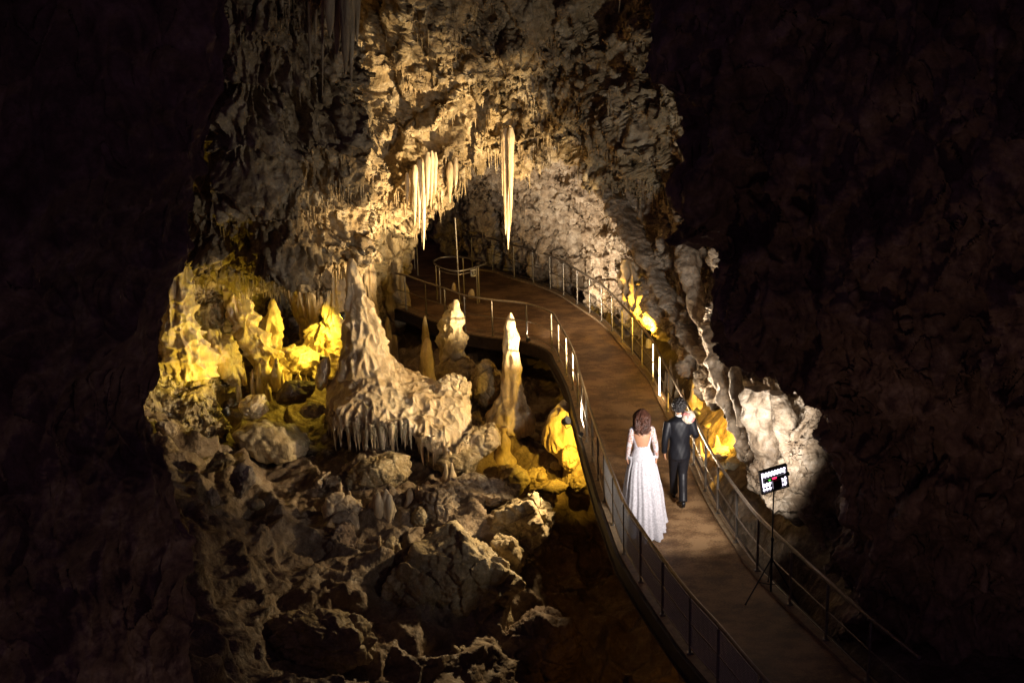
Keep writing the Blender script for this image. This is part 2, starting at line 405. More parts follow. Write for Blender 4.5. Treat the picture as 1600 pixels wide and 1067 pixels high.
d = d + left*(0.50*tier**1.6*sst(1.0, 0.93, tier) - 0.1)
curt = np.abs(noise(P*np.array([7, 7, 0.6]), 90))
mask = sst(-0.1, 0.25, noise(P*0.8, 91)) + 0.6*left
mask2 = sst(0.05, 0.3, noise(P*0.55+9, 95))*(1-left)
_t2 = (-(Z*0.8+0.6*noise(P*0.7, 96))) % 1.0
d = d + mask2*0.5*_t2**1.5*sst(1.0, 0.9, _t2)
d = d + (0.18+0.07*left)*mask*(0.4-curt*1.6) + left*0.10*ridged(P*np.array([3.5, 3.5, 0.45]), 2, 97)
pil = np.exp(-((pc-537-14*noise(P*0.8, 4))/13.0)**2)*sst(7.5, 5.6, Z)*sst(0.8, 2.2, Z)
d = d + 0.32*pil
pil2 = np.exp(-((pc-535)/22.0)**2)*sst(5.2, 6.4, Z)
d = d + 0.15*pil2
pocket = np.exp(-((pc-478)/15)**2-((Z-5.6)/0.35)**2)
d = d - 0.9*pocket
crev = np.exp(-((pc-632-12*noise(P*1.1, 5))/30.0)**2)*sst(3.7, 4.6, Z)
d = d - 2.7*crev
cave = np.exp(-((pc-945)/22.0)**2)*sst(6.0, 7.2, Z)
d = d - 1.3*cave
d = d - 0.25*np.exp(-((pc-670)/70.0)**2)*sst(3.9, 3.0, Z)
P = rockify(P, (0, 10, 3), 1, 0.95, 1.0, 0.8-0.5*left, 0.78-0.4*left, 1.0-0.3*left, d)
mv = Mesh(); mv.grid(P)
N2 = orient(P, normals(P), (0, 10, 3))
rg = np.random.default_rng(3)
und = (N2[..., 2] < -0.38); und[:40] = False; und[-110:] = False
ii = np.argwhere(und); ii = ii[rg.permutation(len(ii))[:7000]]
pr = P[ii[:, 0], ii[:, 1]]
cl = noise(pr*1.3, 55)
keep = cl > -0.12; pr = pr[keep]; cl = cl[keep]
L_ = (0.06+0.75*np.clip(cl+0.12, 0, 1)*rg.random(len(pr))**1.1)
spikes(mv, pr + np.array([0, 0, 0.03]), L_, 0.014+0.035*L_**0.5*rg.random(len(pr)), 5)
# fringe along the lip
lipi = int(620*5/7)
for k in range(3):
    jj = np.arange(20, 620, 2) + rg.integers(0, 2, 300)
    pr = P[lipi-22+k*9+rg.integers(-6, 6, 300), jj]
    cl = np.clip(noise(pr*1.6+k, 56)+0.25, 0, 1)
    L_ = 0.05+0.75*cl*rg.random(300)**1.5
    spikes(mv, pr+np.array([0, 0, 0.04]), L_, 0.015+0.05*np.sqrt(L_)*rg.random(300), 6+k)
tag(mv.obj('cave_vault', M['wall']), 'tan hanging rock vault with ledges and dripping fringes over the passage', 'cave wall', kind='structure')

# ---- right wall: pale rock from behind the passage to the tongue beside the walkway
foot = [(680, 395, 37), (735, 402, 36), (800, 420, 34.8), (860, 440, 33.6), (920, 470, 32), (965, 478, 30.3), (1005, 470, 28.6), (1045, 515, 26.6), (1085, 570, 24.6), (1120, 630, 22.7), (1155, 700, 21.0), (1190, 760, 19.9), (1235, 800, 19.0), (1268, 835, 18.4), (1290, 858, 18.0), (1325, 930, 17.4)]
mid1 = [(680, 330, 36), (735, 340, 34.8), (800, 350, 33.4), (860, 365, 32.3), (920, 390, 30.8), (968, 410, 29.3), (1008, 425, 27.8), (1048, 465, 26), (1095, 520, 24), (1130, 590, 22.3), (1168, 655, 20.6), (1205, 700, 19.6), (1245, 740, 18.8), (1275, 780, 18.3), (1296, 820, 17.9), (1335, 880, 17.2)]
mid2 = [(680, 280, 35), (735, 285, 33.7), (800, 285, 32.4), (860, 290, 31.4), (920, 310, 30), (970, 340, 28.6), (1015, 370, 27.2), (1060, 415, 25.6), (1105, 475, 23.8), (1142, 545, 22), (1182, 610, 20.4), (1218, 640, 19.4), (1255, 670, 18.6), (1283, 720, 18.1), (1302, 780, 17.7), (1345, 830, 17.0)]
top1 = [(680, 200, 33.5), (735, 210, 32.4), (800, 215, 31.4), (860, 215, 30.5), (925, 235, 29.3), (985, 260, 28.0), (1030, 295, 26.6), (1078, 345, 25.0), (1120, 420, 23.3), (1160, 500, 21.6), (1205, 560, 20.1), (1240, 590, 19.0), (1275, 620, 18.3), (1300, 660, 17.9), (1325, 720, 17.4), (1370, 780, 16.8)]
top2 = [(680, 60, 31), (735, 60, 30.4), (800, 60, 29.8), (870, 70, 29), (940, 90, 28), (1010, 120, 27), (1060, 170, 25.8), (1110, 230, 24.4), (1160, 310, 22.8), (1205, 400, 21.2), (1250, 470, 19.9), (1290, 510, 19), (1330, 540, 18.4), (1360, 580, 18), (1390, 640, 17.5), (1430, 700, 17)]
fl = [PY(*p) for p in foot]
w_ = [0, 0, 0, 0, 0.1, 0.3, 0.6, 1, 1, 1, 1, 1, 1, 1, 1, 1]
curl1 = [(p.x+0.75*w, p.y+(0.35 if w > 0.4 else 0.1), p.z-0.10+0.10*w-0.5*(1-w), 0) for p, w in zip(fl, w_)]
curl2 = [(p.x+2.1*w, p.y+0.6*w, p.z-0.6-0.3*(1-w), 0) for p, w in zip(fl, w_)]
P = sheet([top2, top1, mid2, mid1, foot, curl1, curl2], 520, 900)
N = orient(P, normals(P), (0, 15, 4))
sh = np.linspace(0, 1, P.shape[1])[None, :]
near = sst(0.45, 0.75, sh)
dia = P*1.0; dia = dia + 0.4*vec(P*0.9, 8)
q = dia @ np.array([[0.85, 0.1, 0.5], [-0.2, 0.95, 0.2], [-0.5, 0, 0.86]]).T
d = 0.16*ridged(q*np.array([3.0, 1.6, 0.9]), 3, 14) + 0.06*ridged(q*np.array([9, 6, 3]), 2, 15)
d = d*(1-0.45*near)
P = rockify(P, (0, 15, 4), 21, 0.62, 1.15, 0.7, 1-0.3*near, 1-0.4*near, d)
mr = Mesh(); mr.grid(P)
for k, (Y_, Yb_, ol) in enumerate([
    (19.3, 18.0, [(614, 1202, 1226), (640, 1204, 1242), (680, 1214, 1254), (720, 1226, 1262), (760, 1236, 1270), (800, 1250, 1280), (832, 1268, 1289), (856, 1283, 1292)]),
    (19.6, 19.4, [(606, 1166, 1204), (630, 1160, 1210), (660, 1164, 1214), (700, 1176, 1222), (740, 1190, 1232), (780, 1212, 1244), (815, 1236, 1258)]),
    (24.9, 23.4, [(348, 1062, 1078), (370, 1058, 1090), (410, 1056, 1096), (450, 1068, 1098), (490, 1080, 1104), (520, 1090, 1112)]),
    (28.2, 23.6, [(290, 925, 958), (330, 948, 990), (370, 972, 1012), (410, 996, 1032), (450, 1018, 1050), (490, 1042, 1072), (530, 1064, 1096), (565, 1086, 1110)]),
    (22.7, 20.6, [(505, 1096, 1126), (530, 1096, 1140), (560, 1104, 1146), (600, 1114, 1150), (640, 1128, 1160), (680, 1146, 1176), (715, 1166, 1188)]),
    (21.2, 20.4, [(560, 1142, 1158), (590, 1138, 1160), (625, 1142, 1166), (660, 1152, 1174)])]):
    formation(None, None, None, Y_, ol, 'pale', 700+k*5, 0.08, 0.05, 4.0, 0.9, 0.022, Yb=Yb_, into=mr, sink=0.05, lump=0.16)

N2 = orient(P, normals(P), (0, 15, 4))
und = (N2[..., 2] < -0.45); und[:60] = False; und[-160:] = False; und[:, 520:] = False
ii = np.argwhere(und); ii = ii[rg.permutation(len(ii))[:500]]
pr = P[ii[:, 0], ii[:, 1]]; L_ = 0.05+0.2*rg.random(len(pr))**2
spikes(mr, pr+np.array([0, 0, .02]), L_, 0.012+0.02*rg.random(len(pr)), 9)
tag(mr.obj('right_cave_wall', M['pale']), 'pale ridged rock wall slanting down beside the right railing', 'cave wall', kind='structure')

# ---- dark near rock on the right and on the left
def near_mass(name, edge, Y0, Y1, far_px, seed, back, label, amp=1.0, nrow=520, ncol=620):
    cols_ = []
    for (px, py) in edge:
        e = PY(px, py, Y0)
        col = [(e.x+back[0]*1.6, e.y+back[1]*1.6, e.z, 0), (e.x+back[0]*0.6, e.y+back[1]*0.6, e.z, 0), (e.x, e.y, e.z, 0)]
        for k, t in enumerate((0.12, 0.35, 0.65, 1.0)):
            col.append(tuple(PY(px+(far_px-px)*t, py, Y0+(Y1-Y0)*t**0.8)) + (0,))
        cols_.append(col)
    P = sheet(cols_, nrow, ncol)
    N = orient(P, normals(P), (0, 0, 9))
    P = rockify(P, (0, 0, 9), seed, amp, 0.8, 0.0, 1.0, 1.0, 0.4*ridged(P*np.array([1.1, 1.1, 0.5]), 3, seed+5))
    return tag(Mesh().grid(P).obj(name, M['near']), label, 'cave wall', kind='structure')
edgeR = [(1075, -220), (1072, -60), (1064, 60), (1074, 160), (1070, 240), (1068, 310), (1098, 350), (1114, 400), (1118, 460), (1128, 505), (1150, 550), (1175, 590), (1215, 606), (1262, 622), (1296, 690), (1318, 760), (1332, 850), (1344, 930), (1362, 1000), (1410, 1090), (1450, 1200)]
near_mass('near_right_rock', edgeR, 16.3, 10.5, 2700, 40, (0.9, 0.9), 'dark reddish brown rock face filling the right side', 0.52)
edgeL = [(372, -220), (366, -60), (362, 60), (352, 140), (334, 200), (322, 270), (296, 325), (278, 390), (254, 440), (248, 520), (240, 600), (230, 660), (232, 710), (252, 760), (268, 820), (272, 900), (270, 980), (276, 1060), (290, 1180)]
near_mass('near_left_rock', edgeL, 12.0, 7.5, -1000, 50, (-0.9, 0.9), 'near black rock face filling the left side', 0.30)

# ---- back wall closing the passage and the grotto
P = sheet([[(c, r, 38.5 - 2.5*abs(c-650)/650) for c in (0, 250, 480, 650, 820, 1000, 1300)] for r in (-100, 100, 250, 350, 450, 560, 700)], 240, 420)
N = orient(P, normals(P)); P = P + N*rockdisp(P, 80, 1.2, 1.0)[..., None]
tag(Mesh().grid(P).obj('back_cave_wall', M['dark']), 'dark rock at the back of the passage', 'cave wall', kind='structure')
# ---- grotto wall on the left, under the vault
rowsG = [[(150, 380, 26), (230, 380, 26.6), (300, 390, 27.6), (370, 400, 28.6), (420, 400, 30.8), (470, 400, 30.6), (540, 380, 29.8), (600, 340, 30.8), (640, 330, 33)],
         [(150, 460, 25.2), (230, 450, 25.8), (300, 450, 27.0), (360, 450, 28.0), (420, 460, 31), (470, 470, 31), (540, 450, 29.8), (600, 400, 31), (640, 400, 33)],
         [(150, 540, 24.6), (230, 530, 25.2), (290, 540, 26.0), (340, 530, 27), (420, 530, 30.5), (470, 530, 30), (540, 520, 29.4), (600, 470, 31), (640, 460, 33)],
         [(150, 620, 23.8), (225, 620, 24.3), (270, 610, 25.2), (330, 600, 26), (400, 600, 28), (470, 600, 28), (540, 590, 28.8), (600, 560, 30), (640, 540, 32)],
         [(150, 720, 22.6), (220, 720, 23.0), (260, 700, 23.8), (320, 700, 24.5), (400, 680, 26), (470, 680, 26), (540, 680, 28), (600, 640, 29), (640, 640, 31)]]
P = sheet(rowsG, 420, 420); N = orient(P, normals(P), (0, 10, 5))
P = rockify(P, (0, 10, 5), 101, 0.6, 1.2, 0.8, 1.0, 1.0, 0.12*ridged(P*np.array([6, 6, 0.8]), 2, 103))
mg = Mesh(); mg.grid(P); N2 = orient(P, normals(P), (0, 10, 5))
ii = np.argwhere(N2[..., 2] < -0.4); ii = ii[rg.permutation(len(ii))[:260]]
pr = P[ii[:, 0], ii[:, 1]]; L_ = 0.05+0.2*rg.random(len(pr))**2
spikes(mg, pr, L_, 0.012+0.02*rg.random(len(pr)), 19)
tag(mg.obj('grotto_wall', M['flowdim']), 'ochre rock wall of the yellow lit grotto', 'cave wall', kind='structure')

# ---- cave floor
gp = [(450, 560, 28.6), (350, 600, 26.8), (480, 600, 27.2), (400, 670, 25.8), (300, 650, 25), (220, 660, 24), (240, 760, 21), (500, 650, 26), (450, 710, 24.8), (520, 705, 24.7), (620, 705, 24.3),
      (620, 560, 29.4), (700, 610, 27.2), (790, 645, 26.3), (860, 610, 28.3), (650, 500, 32.2), (560, 600, 27.5), (760, 560, 29.8),
      (870, 745, 25.0), (800, 725, 25.0), (900, 690, 27), (740, 720, 24.4), (650, 770, 22.8), (780, 800, 22.6), (560, 780, 22.7), (700, 870, 21.3), (740, 960, 20.5),
      (600, 920, 20.5), (600, 1010, 19.3), (460, 900, 20.2), (450, 1000, 18.7), (480, 800, 22.2), (400, 760, 22.8), (330, 720, 23), (300, 810, 20.4), (300, 950, 17.5), (350, 1070, 15.9),
      (520, 1070, 17.8), (700, 1080, 18.9), (880, 1010, 21.4), (900, 900, 23.6), (900, 1090, 20.5), (900, 820, 24.8), (260, 1070, 14.5), (150, 900, 16), (160, 700, 20)]
GX = []; GZ = []
for g in gp:
    p = PY(*g); GX.append((p.x, p.y)); GZ.append(p.z)
for (px, py, z) in [(1100, 640, -.42), (1150, 700, -.42), (1160, 740, -.45), (1230, 850, -.45), (1290, 950, -.4), (1370, 1060, -.35), (1000, 520, -.35), (1060, 580, -.40), (900, 440, -.4), (960, 600, -1.3), (1000, 700, -1.7), (1040, 850, -2.1), (1110, 980, -2.2), (1200, 1060, -1.8)]:
    p = PZ(px, py, z); GX.append((p.x, p.y)); GZ.append(z)
for (x, y, z) in [(0, 34, -.7), (-2, 36, -.5), (2, 36, -.4), (-2, 40, 0), (3, 40, .2), (5.5, 22, 0.2), (6, 17, 0), (5.5, 28, .4), (-11, 20, 3), (-10, 28, 3), (-7, 12, 1.0), (0, 14, -2.6), (2.5, 14.5, -2.2), (5, 13, -.6), (0, 10, -2), (8, 10, 0)]:
    GX.append((x, y)); GZ.append(z)
ground_z = tps(GX, np.array(GZ), 0.02)
xs = np.arange(-9.5, 7.0, 0.034); ys = np.arange(12.5, 39.5, 0.036)
XX, YY = np.meshgrid(xs, ys)
# coarse spline, then interpolate
xc = np.linspace(-9.5, 7.05, 120); yc = np.linspace(12.4, 39.6, 180)
ZC = ground_z(np.stack(np.meshgrid(xc, yc), -1))
fx = np.clip((XX-xc[0])/(xc[1]-xc[0]), 0, 118.999); fy = np.clip((YY-yc[0])/(yc[1]-yc[0]), 0, 178.999)
ix = fx.astype(int); iy = fy.astype(int); fx -= ix; fy -= iy
ZZ = (ZC[iy, ix]*(1-fx)+ZC[iy, ix+1]*fx)*(1-fy) + (ZC[iy+1, ix]*(1-fx)+ZC[iy+1, ix+1]*fx)*fy
P = np.stack([XX, YY, ZZ], -1)
rightside = sst(2.6, 3.2, XX + (YY-26)*0.12)
behind = sst(31, 33, YY)
rough = 1 - 0.72*np.maximum(rightside, behind)
N = normals(P); N = N*np.sign(N[..., 2:3])
w = P + 0.3*vec(P*1.2, 301)
d = 0.30*ridged(w*0.7, 2, 302) + 0.06*ridged(w*2.2, 2, 304) + 0.02*ridged(w*6, 2, 306) + 0.03*fbm(w*15, 2, 308)
a, b = worley(w*1.25, 310); d = d + 0.17*(0.45-a) - 0.05*(1-sst(0, .14, b-a))
a, b = worley(w*3.4, 311); d = d + 0.04*(0.45-a)
P = P + N*(d*rough)[..., None]*0.9 + 0.10*rough[..., None]*vec(P*2.2, 320)
pl = [(p.x-0.15, p.y) for p in leftP] + [(p.x+0.22, p.y) for p in rightP[::-1]] + [(-0.9, 38), (-4.6, 36)]
ins = np.zeros(P.shape[:2], bool)
for k in range(len(pl)):
    (x1, y1), (x2, y2) = pl[k], pl[(k+1) % len(pl)]
    if abs(y2-y1) < 1e-9: continue
    c = ((y1 > P[..., 1]) != (y2 > P[..., 1])) & (P[..., 0] < (x2-x1)*(P[..., 1]-y1)/(y2-y1)+x1)
    ins ^= c
P[..., 2] = np.where(ins, np.minimum(P[..., 2], -0.40), P[..., 2])
tag(Mesh().grid(P).obj('cave_floor', M['floor']), kind='structure')
GRID = P
def floor_at(x, y):
    i = int(round((y-ys[0])/0.036)); j = int(round((x-xs[0])/0.034))
    return float(P_floor[min(max(i, 0), len(ys)-1), min(max(j, 0), len(xs)-1), 2])
P_floor = GRID
# ------------------------------------------------------------------ more materials
M['deck'] = None
m, nt, N_, L_k, b = newmat('rust brown deck')
tc = N_.new('ShaderNodeTexCoord')
n1 = N_.new('ShaderNodeTexNoise'); n1.inputs['Scale'].default_value = 1.3; n1.inputs['Detail'].default_value = 8; n1.inputs['Roughness'].default_value = 0.7
mp = N_.new('ShaderNodeMapping'); mp.inputs['Scale'].default_value = (3, 5, 5); mp.inputs['Rotation'].default_value = (0, 0, 0.25)
n2 = N_.new('ShaderNodeTexNoise'); n2.inputs['Scale'].default_value = 1.0; n2.inputs['Detail'].default_value = 6
n3 = N_.new('ShaderNodeTexNoise'); n3.inputs['Scale'].default_value = 34; n3.inputs['Detail'].default_value = 4
L_k.new(tc.outputs['Object'], n1.inputs['Vector']); L_k.new(tc.outputs['Object'], mp.inputs['Vector']); L_k.new(mp.outputs[0], n2.inputs['Vector']); L_k.new(tc.outputs['Object'], n3.inputs['Vector'])
ad = N_.new('ShaderNodeMath'); ad.operation = 'MULTIPLY_ADD'; L_k.new(n2.outputs['Fac'], ad.inputs[0]); ad.inputs[1].default_value = 0.45
ad2 = N_.new('ShaderNodeMath'); ad2.operation = 'MULTIPLY_ADD'; L_k.new(n3.outputs['Fac'], ad2.inputs[0]); ad2.inputs[1].default_value = 0.35
L_k.new(n1.outputs['Fac'], ad2.inputs[2]); L_k.new(ad2.outputs[0], ad.inputs[2])
r = N_.new('ShaderNodeValToRGB'); e = r.color_ramp.elements; e[0].position = 0.66; e[0].color = (0.07, 0.035, 0.016, 1); e[1].position = 1.05; e[1].color = (0.38, 0.23, 0.11, 1)
k = e.new(0.85); k.color = (0.18, 0.096, 0.042, 1)
L_k.new(ad.outputs[0], r.inputs[0]); L_k.new(r.outputs[0], b.inputs['Base Color'])
b.inputs['Roughness'].default_value = 0.55
bp = N_.new('ShaderNodeBump'); bp.inputs['Strength'].default_value = 0.35; bp.inputs['Distance'].default_value = 0.01; L_k.new(ad.outputs[0], bp.inputs['Height']); L_k.new(bp.outputs[0], b.inputs['Normal'])
M['deck'] = m
M['curb'] = plain('worn brown kerb', (0.30, 0.21, 0.12), 0.6, 0, 14, 0.35, 0.3)
M['steel'] = plain('brushed steel', (0.30, 0.27, 0.23), 0.48, 0.9, 20, 0.2)
M['rail'] = plain('dull steel rail', (0.30, 0.25, 0.20), 0.35, 0.85, 20, 0.25)
M['beam'] = plain('dark painted beam', (0.05, 0.035, 0.03), 0.6, 0.2, 8, 0.4)
M['wire'] = plain('galvanised wire', (0.50, 0.47, 0.43), 0.45, 0.2, 40, 0.2)
M['black'] = plain('black plastic', (0.012, 0.012, 0.014), 0.45, 0, 40, 0.3)
M['white'] = plain('white sign', (0.75, 0.74, 0.72), 0.5, 0, 40, 0.05)

# ------------------------------------------------------------------ walkway bridge
def flat(ps, z): return [(p.x, p.y, z) for p in ps]
# the plan of the deck
Lc = arcsample(flat(leftP[6:], 0), 0.12); Lfull = arcsample(flat(leftP, 0), 0.12); Rc = arcsample(flat(rightP, 0), 0.12)
def offset(C, o):
    T = np.gradient(C, axis=0); T /= np.linalg.norm(T, axis=1, keepdims=True)
    return C + np.stack([-T[:, 1], T[:, 0], 0*T[:, 0]], -1)*o
Lo = offset(Lfull, -0.08); Ro = offset(Rc, 0.08)
if Lo[len(Lo)//2][0] > Lfull[len(Lfull)//2][0]: Lo = offset(Lfull, 0.08)
if Ro[len(Ro)//2][0] < Rc[len(Rc)//2][0]: Ro = offset(Rc, -0.08)
bridge = empty('walkway_bridge', (0, 0, 0), 'curving rust brown footbridge under the couple with dark side beams', 'footbridge')
poly = [Vector((*p[:2], 0)) for p in Lo] + [Vector((*p[:2], 0)) for p in Ro[::-1]]
poly += [Vector((1.6, 39, 0)), Vector((-2.6, 39, 0)), Vector((-4.4, 34.5, 0))]
poly = [Vector((*p[:2], 0)) for p in Lo] + [Vector((*p[:2], 0)) for p in Ro[::-1]] + [Vector((-0.9, 37.5, 0)), Vector((-2.8, 38, 0)), Vector((-4.2, 35, 0))]
tr = tessellate_polygon([poly])
V = np.array([list(p) for p in poly])
mb = Mesh(); mb.add(V+[0, 0, 0.0], None, tr); mb.add(V+[0, 0, -0.10], None, tr)
n = len(V); side = [[k, (k+1) % n, n+(k+1) % n, n+k] for k in range(n)]
mb.add(np.concatenate([V, V+[0, 0, -0.10]]), side)
mb.obj('deck', M['deck'], bridge, smooth=False)
def strip(C, w, z0, z1, o=0.0):
    """a solid bar of width w swept along curve C between heights z0 and z1"""
    a = offset(C, o-w/2); c = offset(C, o+w/2)
    P = np.stack([np.concatenate([a[:, :2], np.full((len(a), 1), z)], 1) if q == 0 else np.concatenate([c[:, :2], np.full((len(a), 1), z)], 1) for q, z in ((0, z0), (0, z1), (1, z1), (1, z0))], 1)
    mm = Mesh(); mm.grid(P, True); e = len(P)-1
    mm.add(P[0], [[0, 1, 2, 3]]); mm.add(P[e], [[0, 1, 2, 3]]); return mm
strip(Lfull, 0.13, 0.004, 0.05).obj('kerb', M['curb'], bridge, smooth=False)
strip(Rc, 0.13, 0.004, 0.05).obj('kerb', M['curb'], bridge, smooth=False)
strip(Lo, 0.07, -0.19, 0.03, 0).obj('side_beam', M['beam'], bridge, smooth=False)
strip(Ro, 0.07, -0.34, 0.03, 0).obj('side_beam', M['beam'], bridge, smooth=False)
strip(offset(Ro, 0.0), 0.16, -1.8, -0.345, 0).obj('light_baffle', M['beam'], bridge, smooth=False)  # unseen baffle added to stop lamp light leaking under the deck
strip(Lo, 0.13, -0.21, -0.192, 0).obj('beam_flange', M['beam'], bridge, smooth=False)

def at_arc(C, p):
    d = np.linalg.norm(C[:, :2]-np.array([p.x, p.y]), axis=1); return int(np.argmin(d))
def railing(name, label, C, posts, h, mats, mids=(0.45, 0.12), pr=0.019, lean=0.0):
    r_ = empty(name, (float(C[0][0]), float(C[0][1]), 0), label, 'railing')
    top = C + np.array([0, 0, h])
    Mesh().tube(top, 0.024, 8).obj('handrail', M['rail'], r_)
    for z in mids:
        Mesh().tube(C+np.array([0, 0, z]), 0.011, 6).obj('mid_rail', M['rail'], r_)
    for k, p in enumerate(posts):
        mm = Mesh(); mm.tube([(p.x, p.y, 0.052), (p.x, p.y, h-0.05)], pr, 8)
        mm.tube([(p.x, p.y, h-0.05), (p.x, p.y, h-0.02)], 0.009, 6)
        mm.box((p.x, p.y, 0.056), (0.075, 0.075, 0.01))
        mm.obj('post', mats, r_)
    return r_
rl = railing('left_railing', 'steel railing along the inner left edge of the bridge with wire mesh near the bride', Lfull, leftP[:-1], H, M['steel'], (0.47, 0.14))
rr = railing('right_railing', 'steel railing along the outer right edge of the bridge beside the groom', Rc, rightP[:16]+rightP[17:-1]+[PZ(1069, 700, .02)], H, M['steel'])
rl.name = 'railing'; rr.name = 'railing.001'
# wire mesh panels on the near left railing
for k in range(16, 23):
    a, c = at_arc(Lfull, leftP[k]), at_arc(Lfull, leftP[k+1])
    if a > c: a, c = c, a
    seg = Lfull[a:c+1]
    seg = arcsample([tuple(p) for p in seg], 0.034)[1:-1] if len(seg) > 2 else seg
    mm = Mesh(); z0, z1 = 0.16, H-0.07
    for p in seg: mm.tube([(p[0], p[1], z0), (p[0], p[1], z1)], 0.0042, 4, False)
    for z in np.arange(z0, z1+0.001, 0.034): mm.tube(seg+np.array([0, 0, z]), 0.0042, 4, False)
    for z in (z0-0.008, z1+0.008): mm.tube(seg+np.array([0, 0, z]), 0.009, 6)
    mm.obj('mesh_panel', M['wire'], rl)

# rear railing behind the platform
rp = [PY(568, 440, 33.8), PY(598, 438, 33.9), PY(620, 432, 34.0)]
zb = rp[0].z
Crr = arcsample([(p.x, p.y, 0.02) for p in [PY(562, 440, 34.3), PY(590, 437, 34.0), PY(621, 432, 34.0)]], 0.1)
t = empty('railing', (float(Crr[0][0]), float(Crr[0][1]), 0.02), 'short three-bar steel railing in the gloom behind the banded column', 'railing')
for z in (0.9, 0.5, 0.14): Mesh().tube(Crr+np.array([0, 0, z]), 0.017, 6).obj('rail_bar', M['rail'], t)
for i in (2, len(Crr)//2, -1): Mesh().tube([Crr[i], Crr[i]+np.array([0, 0, 0.9])], 0.02, 8).obj('post', M['steel'], t)
Cq = arcsample([tuple(PY(633, 428, 35.5))[:2]+(0.02,), tuple(PY(648, 436, 35))[:2]+(0.02,), tuple(PY(654, 447, 34.3))[:2]+(0.02,)], 0.1)
t = empty('railing', (float(Cq[0][0]), float(Cq[0][1]), 0.02), 'small dim railing at the mouth of the dark passage', 'railing')
for z in (0.9, 0.5): Mesh().tube(Cq+np.array([0, 0, z]), 0.017, 6).obj('rail_bar', M['rail'], t)
for i in (0, len(Cq)//2, -1): Mesh().tube([Cq[i], Cq[i]+np.array([0, 0, 0.9])], 0.02, 8).obj('post', M['steel'], t)

# round barrier with its sign
ring = [(677, 408), (690, 402.5), (712, 401.5), (735, 404), (759, 410), (745, 417), (729, 421.5), (712, 423.5), (694, 420), (681, 414)]
RP = [PZ(px, py, 0.88) for px, py in ring]
cx, cy = np.mean([p.x for p in RP]), np.mean([p.y for p in RP])
t = empty('round_barrier', (float(cx), float(cy), 0), 'ring shaped steel barrier on the platform with a small white sign', 'barrier')
Cb = arcsample([(p.x, p.y, 0) for p in RP+[RP[0]]], 0.06)
Mesh().tube(Cb+np.array([0, 0, 0.88]), 0.022, 8, False).obj('handrail', M['steel'], t)
seg = Cb[int(len(Cb)*0.55):int(len(Cb)*0.92)]
Mesh().tube(seg+np.array([0, 0, 0.80]), 0.012, 6).obj('mid_rail', M['rail'], t)
for k in (0, 9, 5, 5, 2): pass
for (px, py) in [(680.5, 412), (686, 417), (747, 416), (744, 418.5), (723, 402.5)]:
    p = PZ(px, py, 0.87)
    Mesh().tube([(p.x, p.y, 0.0), (p.x, p.y, 0.87)], 0.019, 8).obj('post', M['steel'], t)
sc_ = PZ(740.5, 425.5, 0.70); sc_.y -= 0.06
Rs = Euler((math.radians(-8), 0, math.radians(8))).to_matrix()
mm = Mesh(); mm.box(sc_, (0.15, 0.012, 0.17), Rs); sg = mm.obj('sign_panel', M['white'], t, smooth=False)
mm = Mesh(); a = np.linspace(0, 2*np.pi, 25)
nrm = Rs @ Vector((0, -1, 0)); ux = Rs @ Vector((1, 0, 0)); uz = Rs @ Vector((0, 0, 1))
base = sc_ + nrm*0.009
ringp = [[list(base + ux*(q*math.cos(x)) + uz*(q*math.sin(x))) for x in a] for q in (0.0, 0.014)]
mm.grid(np.array(ringp)); mm.grid(np.array([[list(base + ux*(q*math.cos(x)) + uz*(q*math.sin(x))) for x in a] for q in (0.028, 0.048)]))
mm.obj('sign_symbol', M['black'], t, smooth=False)
# thin pole
p0 = PZ(718.5, 474, 0.0); p1 = PY(711, 341, p0.y+0.1)
mm = Mesh(); mm.tube([p0, p1], 0.019, 8); mm.tube([p0+Vector((0, 0, 0.0)), p0+Vector((0, 0, 0.02))], 0.07, 12); mm.ball(p1, (0.024,)*3, 8, 6)
tag(mm.obj('steel_pole', M['steel']), 'tall thin leaning steel pole in the middle of the round barrier', 'pole')

# ------------------------------------------------------------------ light stand on the walkway
sb = PZ(1204, 934, 0.0); hp = PZ(1204, 934, 0.0) + Vector((0, 0, 1.62))
stand = empty('light_stand', sb, 'thin black tripod stand holding a lit photo lamp near the right railing', 'light stand')
mm = Mesh(); mm.tube([sb+Vector((0, 0, 0.10)), sb+Vector((0, 0, 0.85))], 0.015, 8); mm.tube([sb+Vector((0, 0, 0.85)), hp], 0.010, 8)
mm.tube([sb+Vector((0, 0, 0.84)), sb+Vector((0, 0, 0.89))], 0.022, 8); mm.obj('pole', M['black'], stand)
for ang in (205, 325, 85):
    a = math.radians(ang); f = sb + Vector((math.cos(a)*0.40, math.sin(a)*0.40, 0.012))
    mm = Mesh(); mm.tube([sb+Vector((math.cos(a)*0.02, math.sin(a)*0.02, 0.56)), f], 0.010, 6)
    mm.tube([sb+Vector((0, 0, 0.20)), (sb+Vector((0, 0, 0.56)))*0.5+f*0.5], 0.006, 6); mm.ball(f, (0.016, 0.016, 0.012), 8, 6)
    mm.obj('leg', M['black'], stand)
mm = Mesh(); mm.tube([sb+Vector((0, 0, 0.53)), sb+Vector((0, 0, 0.59))], 0.026, 10); mm.obj('collar', M['black'], stand)
LP = PY(1209, 748, sb.y); heading = Vector((-0.28, 1.0, 0.03)).normalized()
zax = heading; xax = zax.cross(Vector((0, 0, 1))).normalized(); yax = xax.cross(zax)
Rl = Matrix((xax, yax, zax)).transposed() @ Euler((0, 0, math.radians(9))).to_matrix()
lamp = empty('photo_light', LP, 'glowing slotted photo lamp with red and green indicators on top of the tripod stand', 'lamp')
def lbox(c, s): 
    return (LP + Rl @ Vector(c)), s
hw, hh = 0.185, 0.155
mm = Mesh()
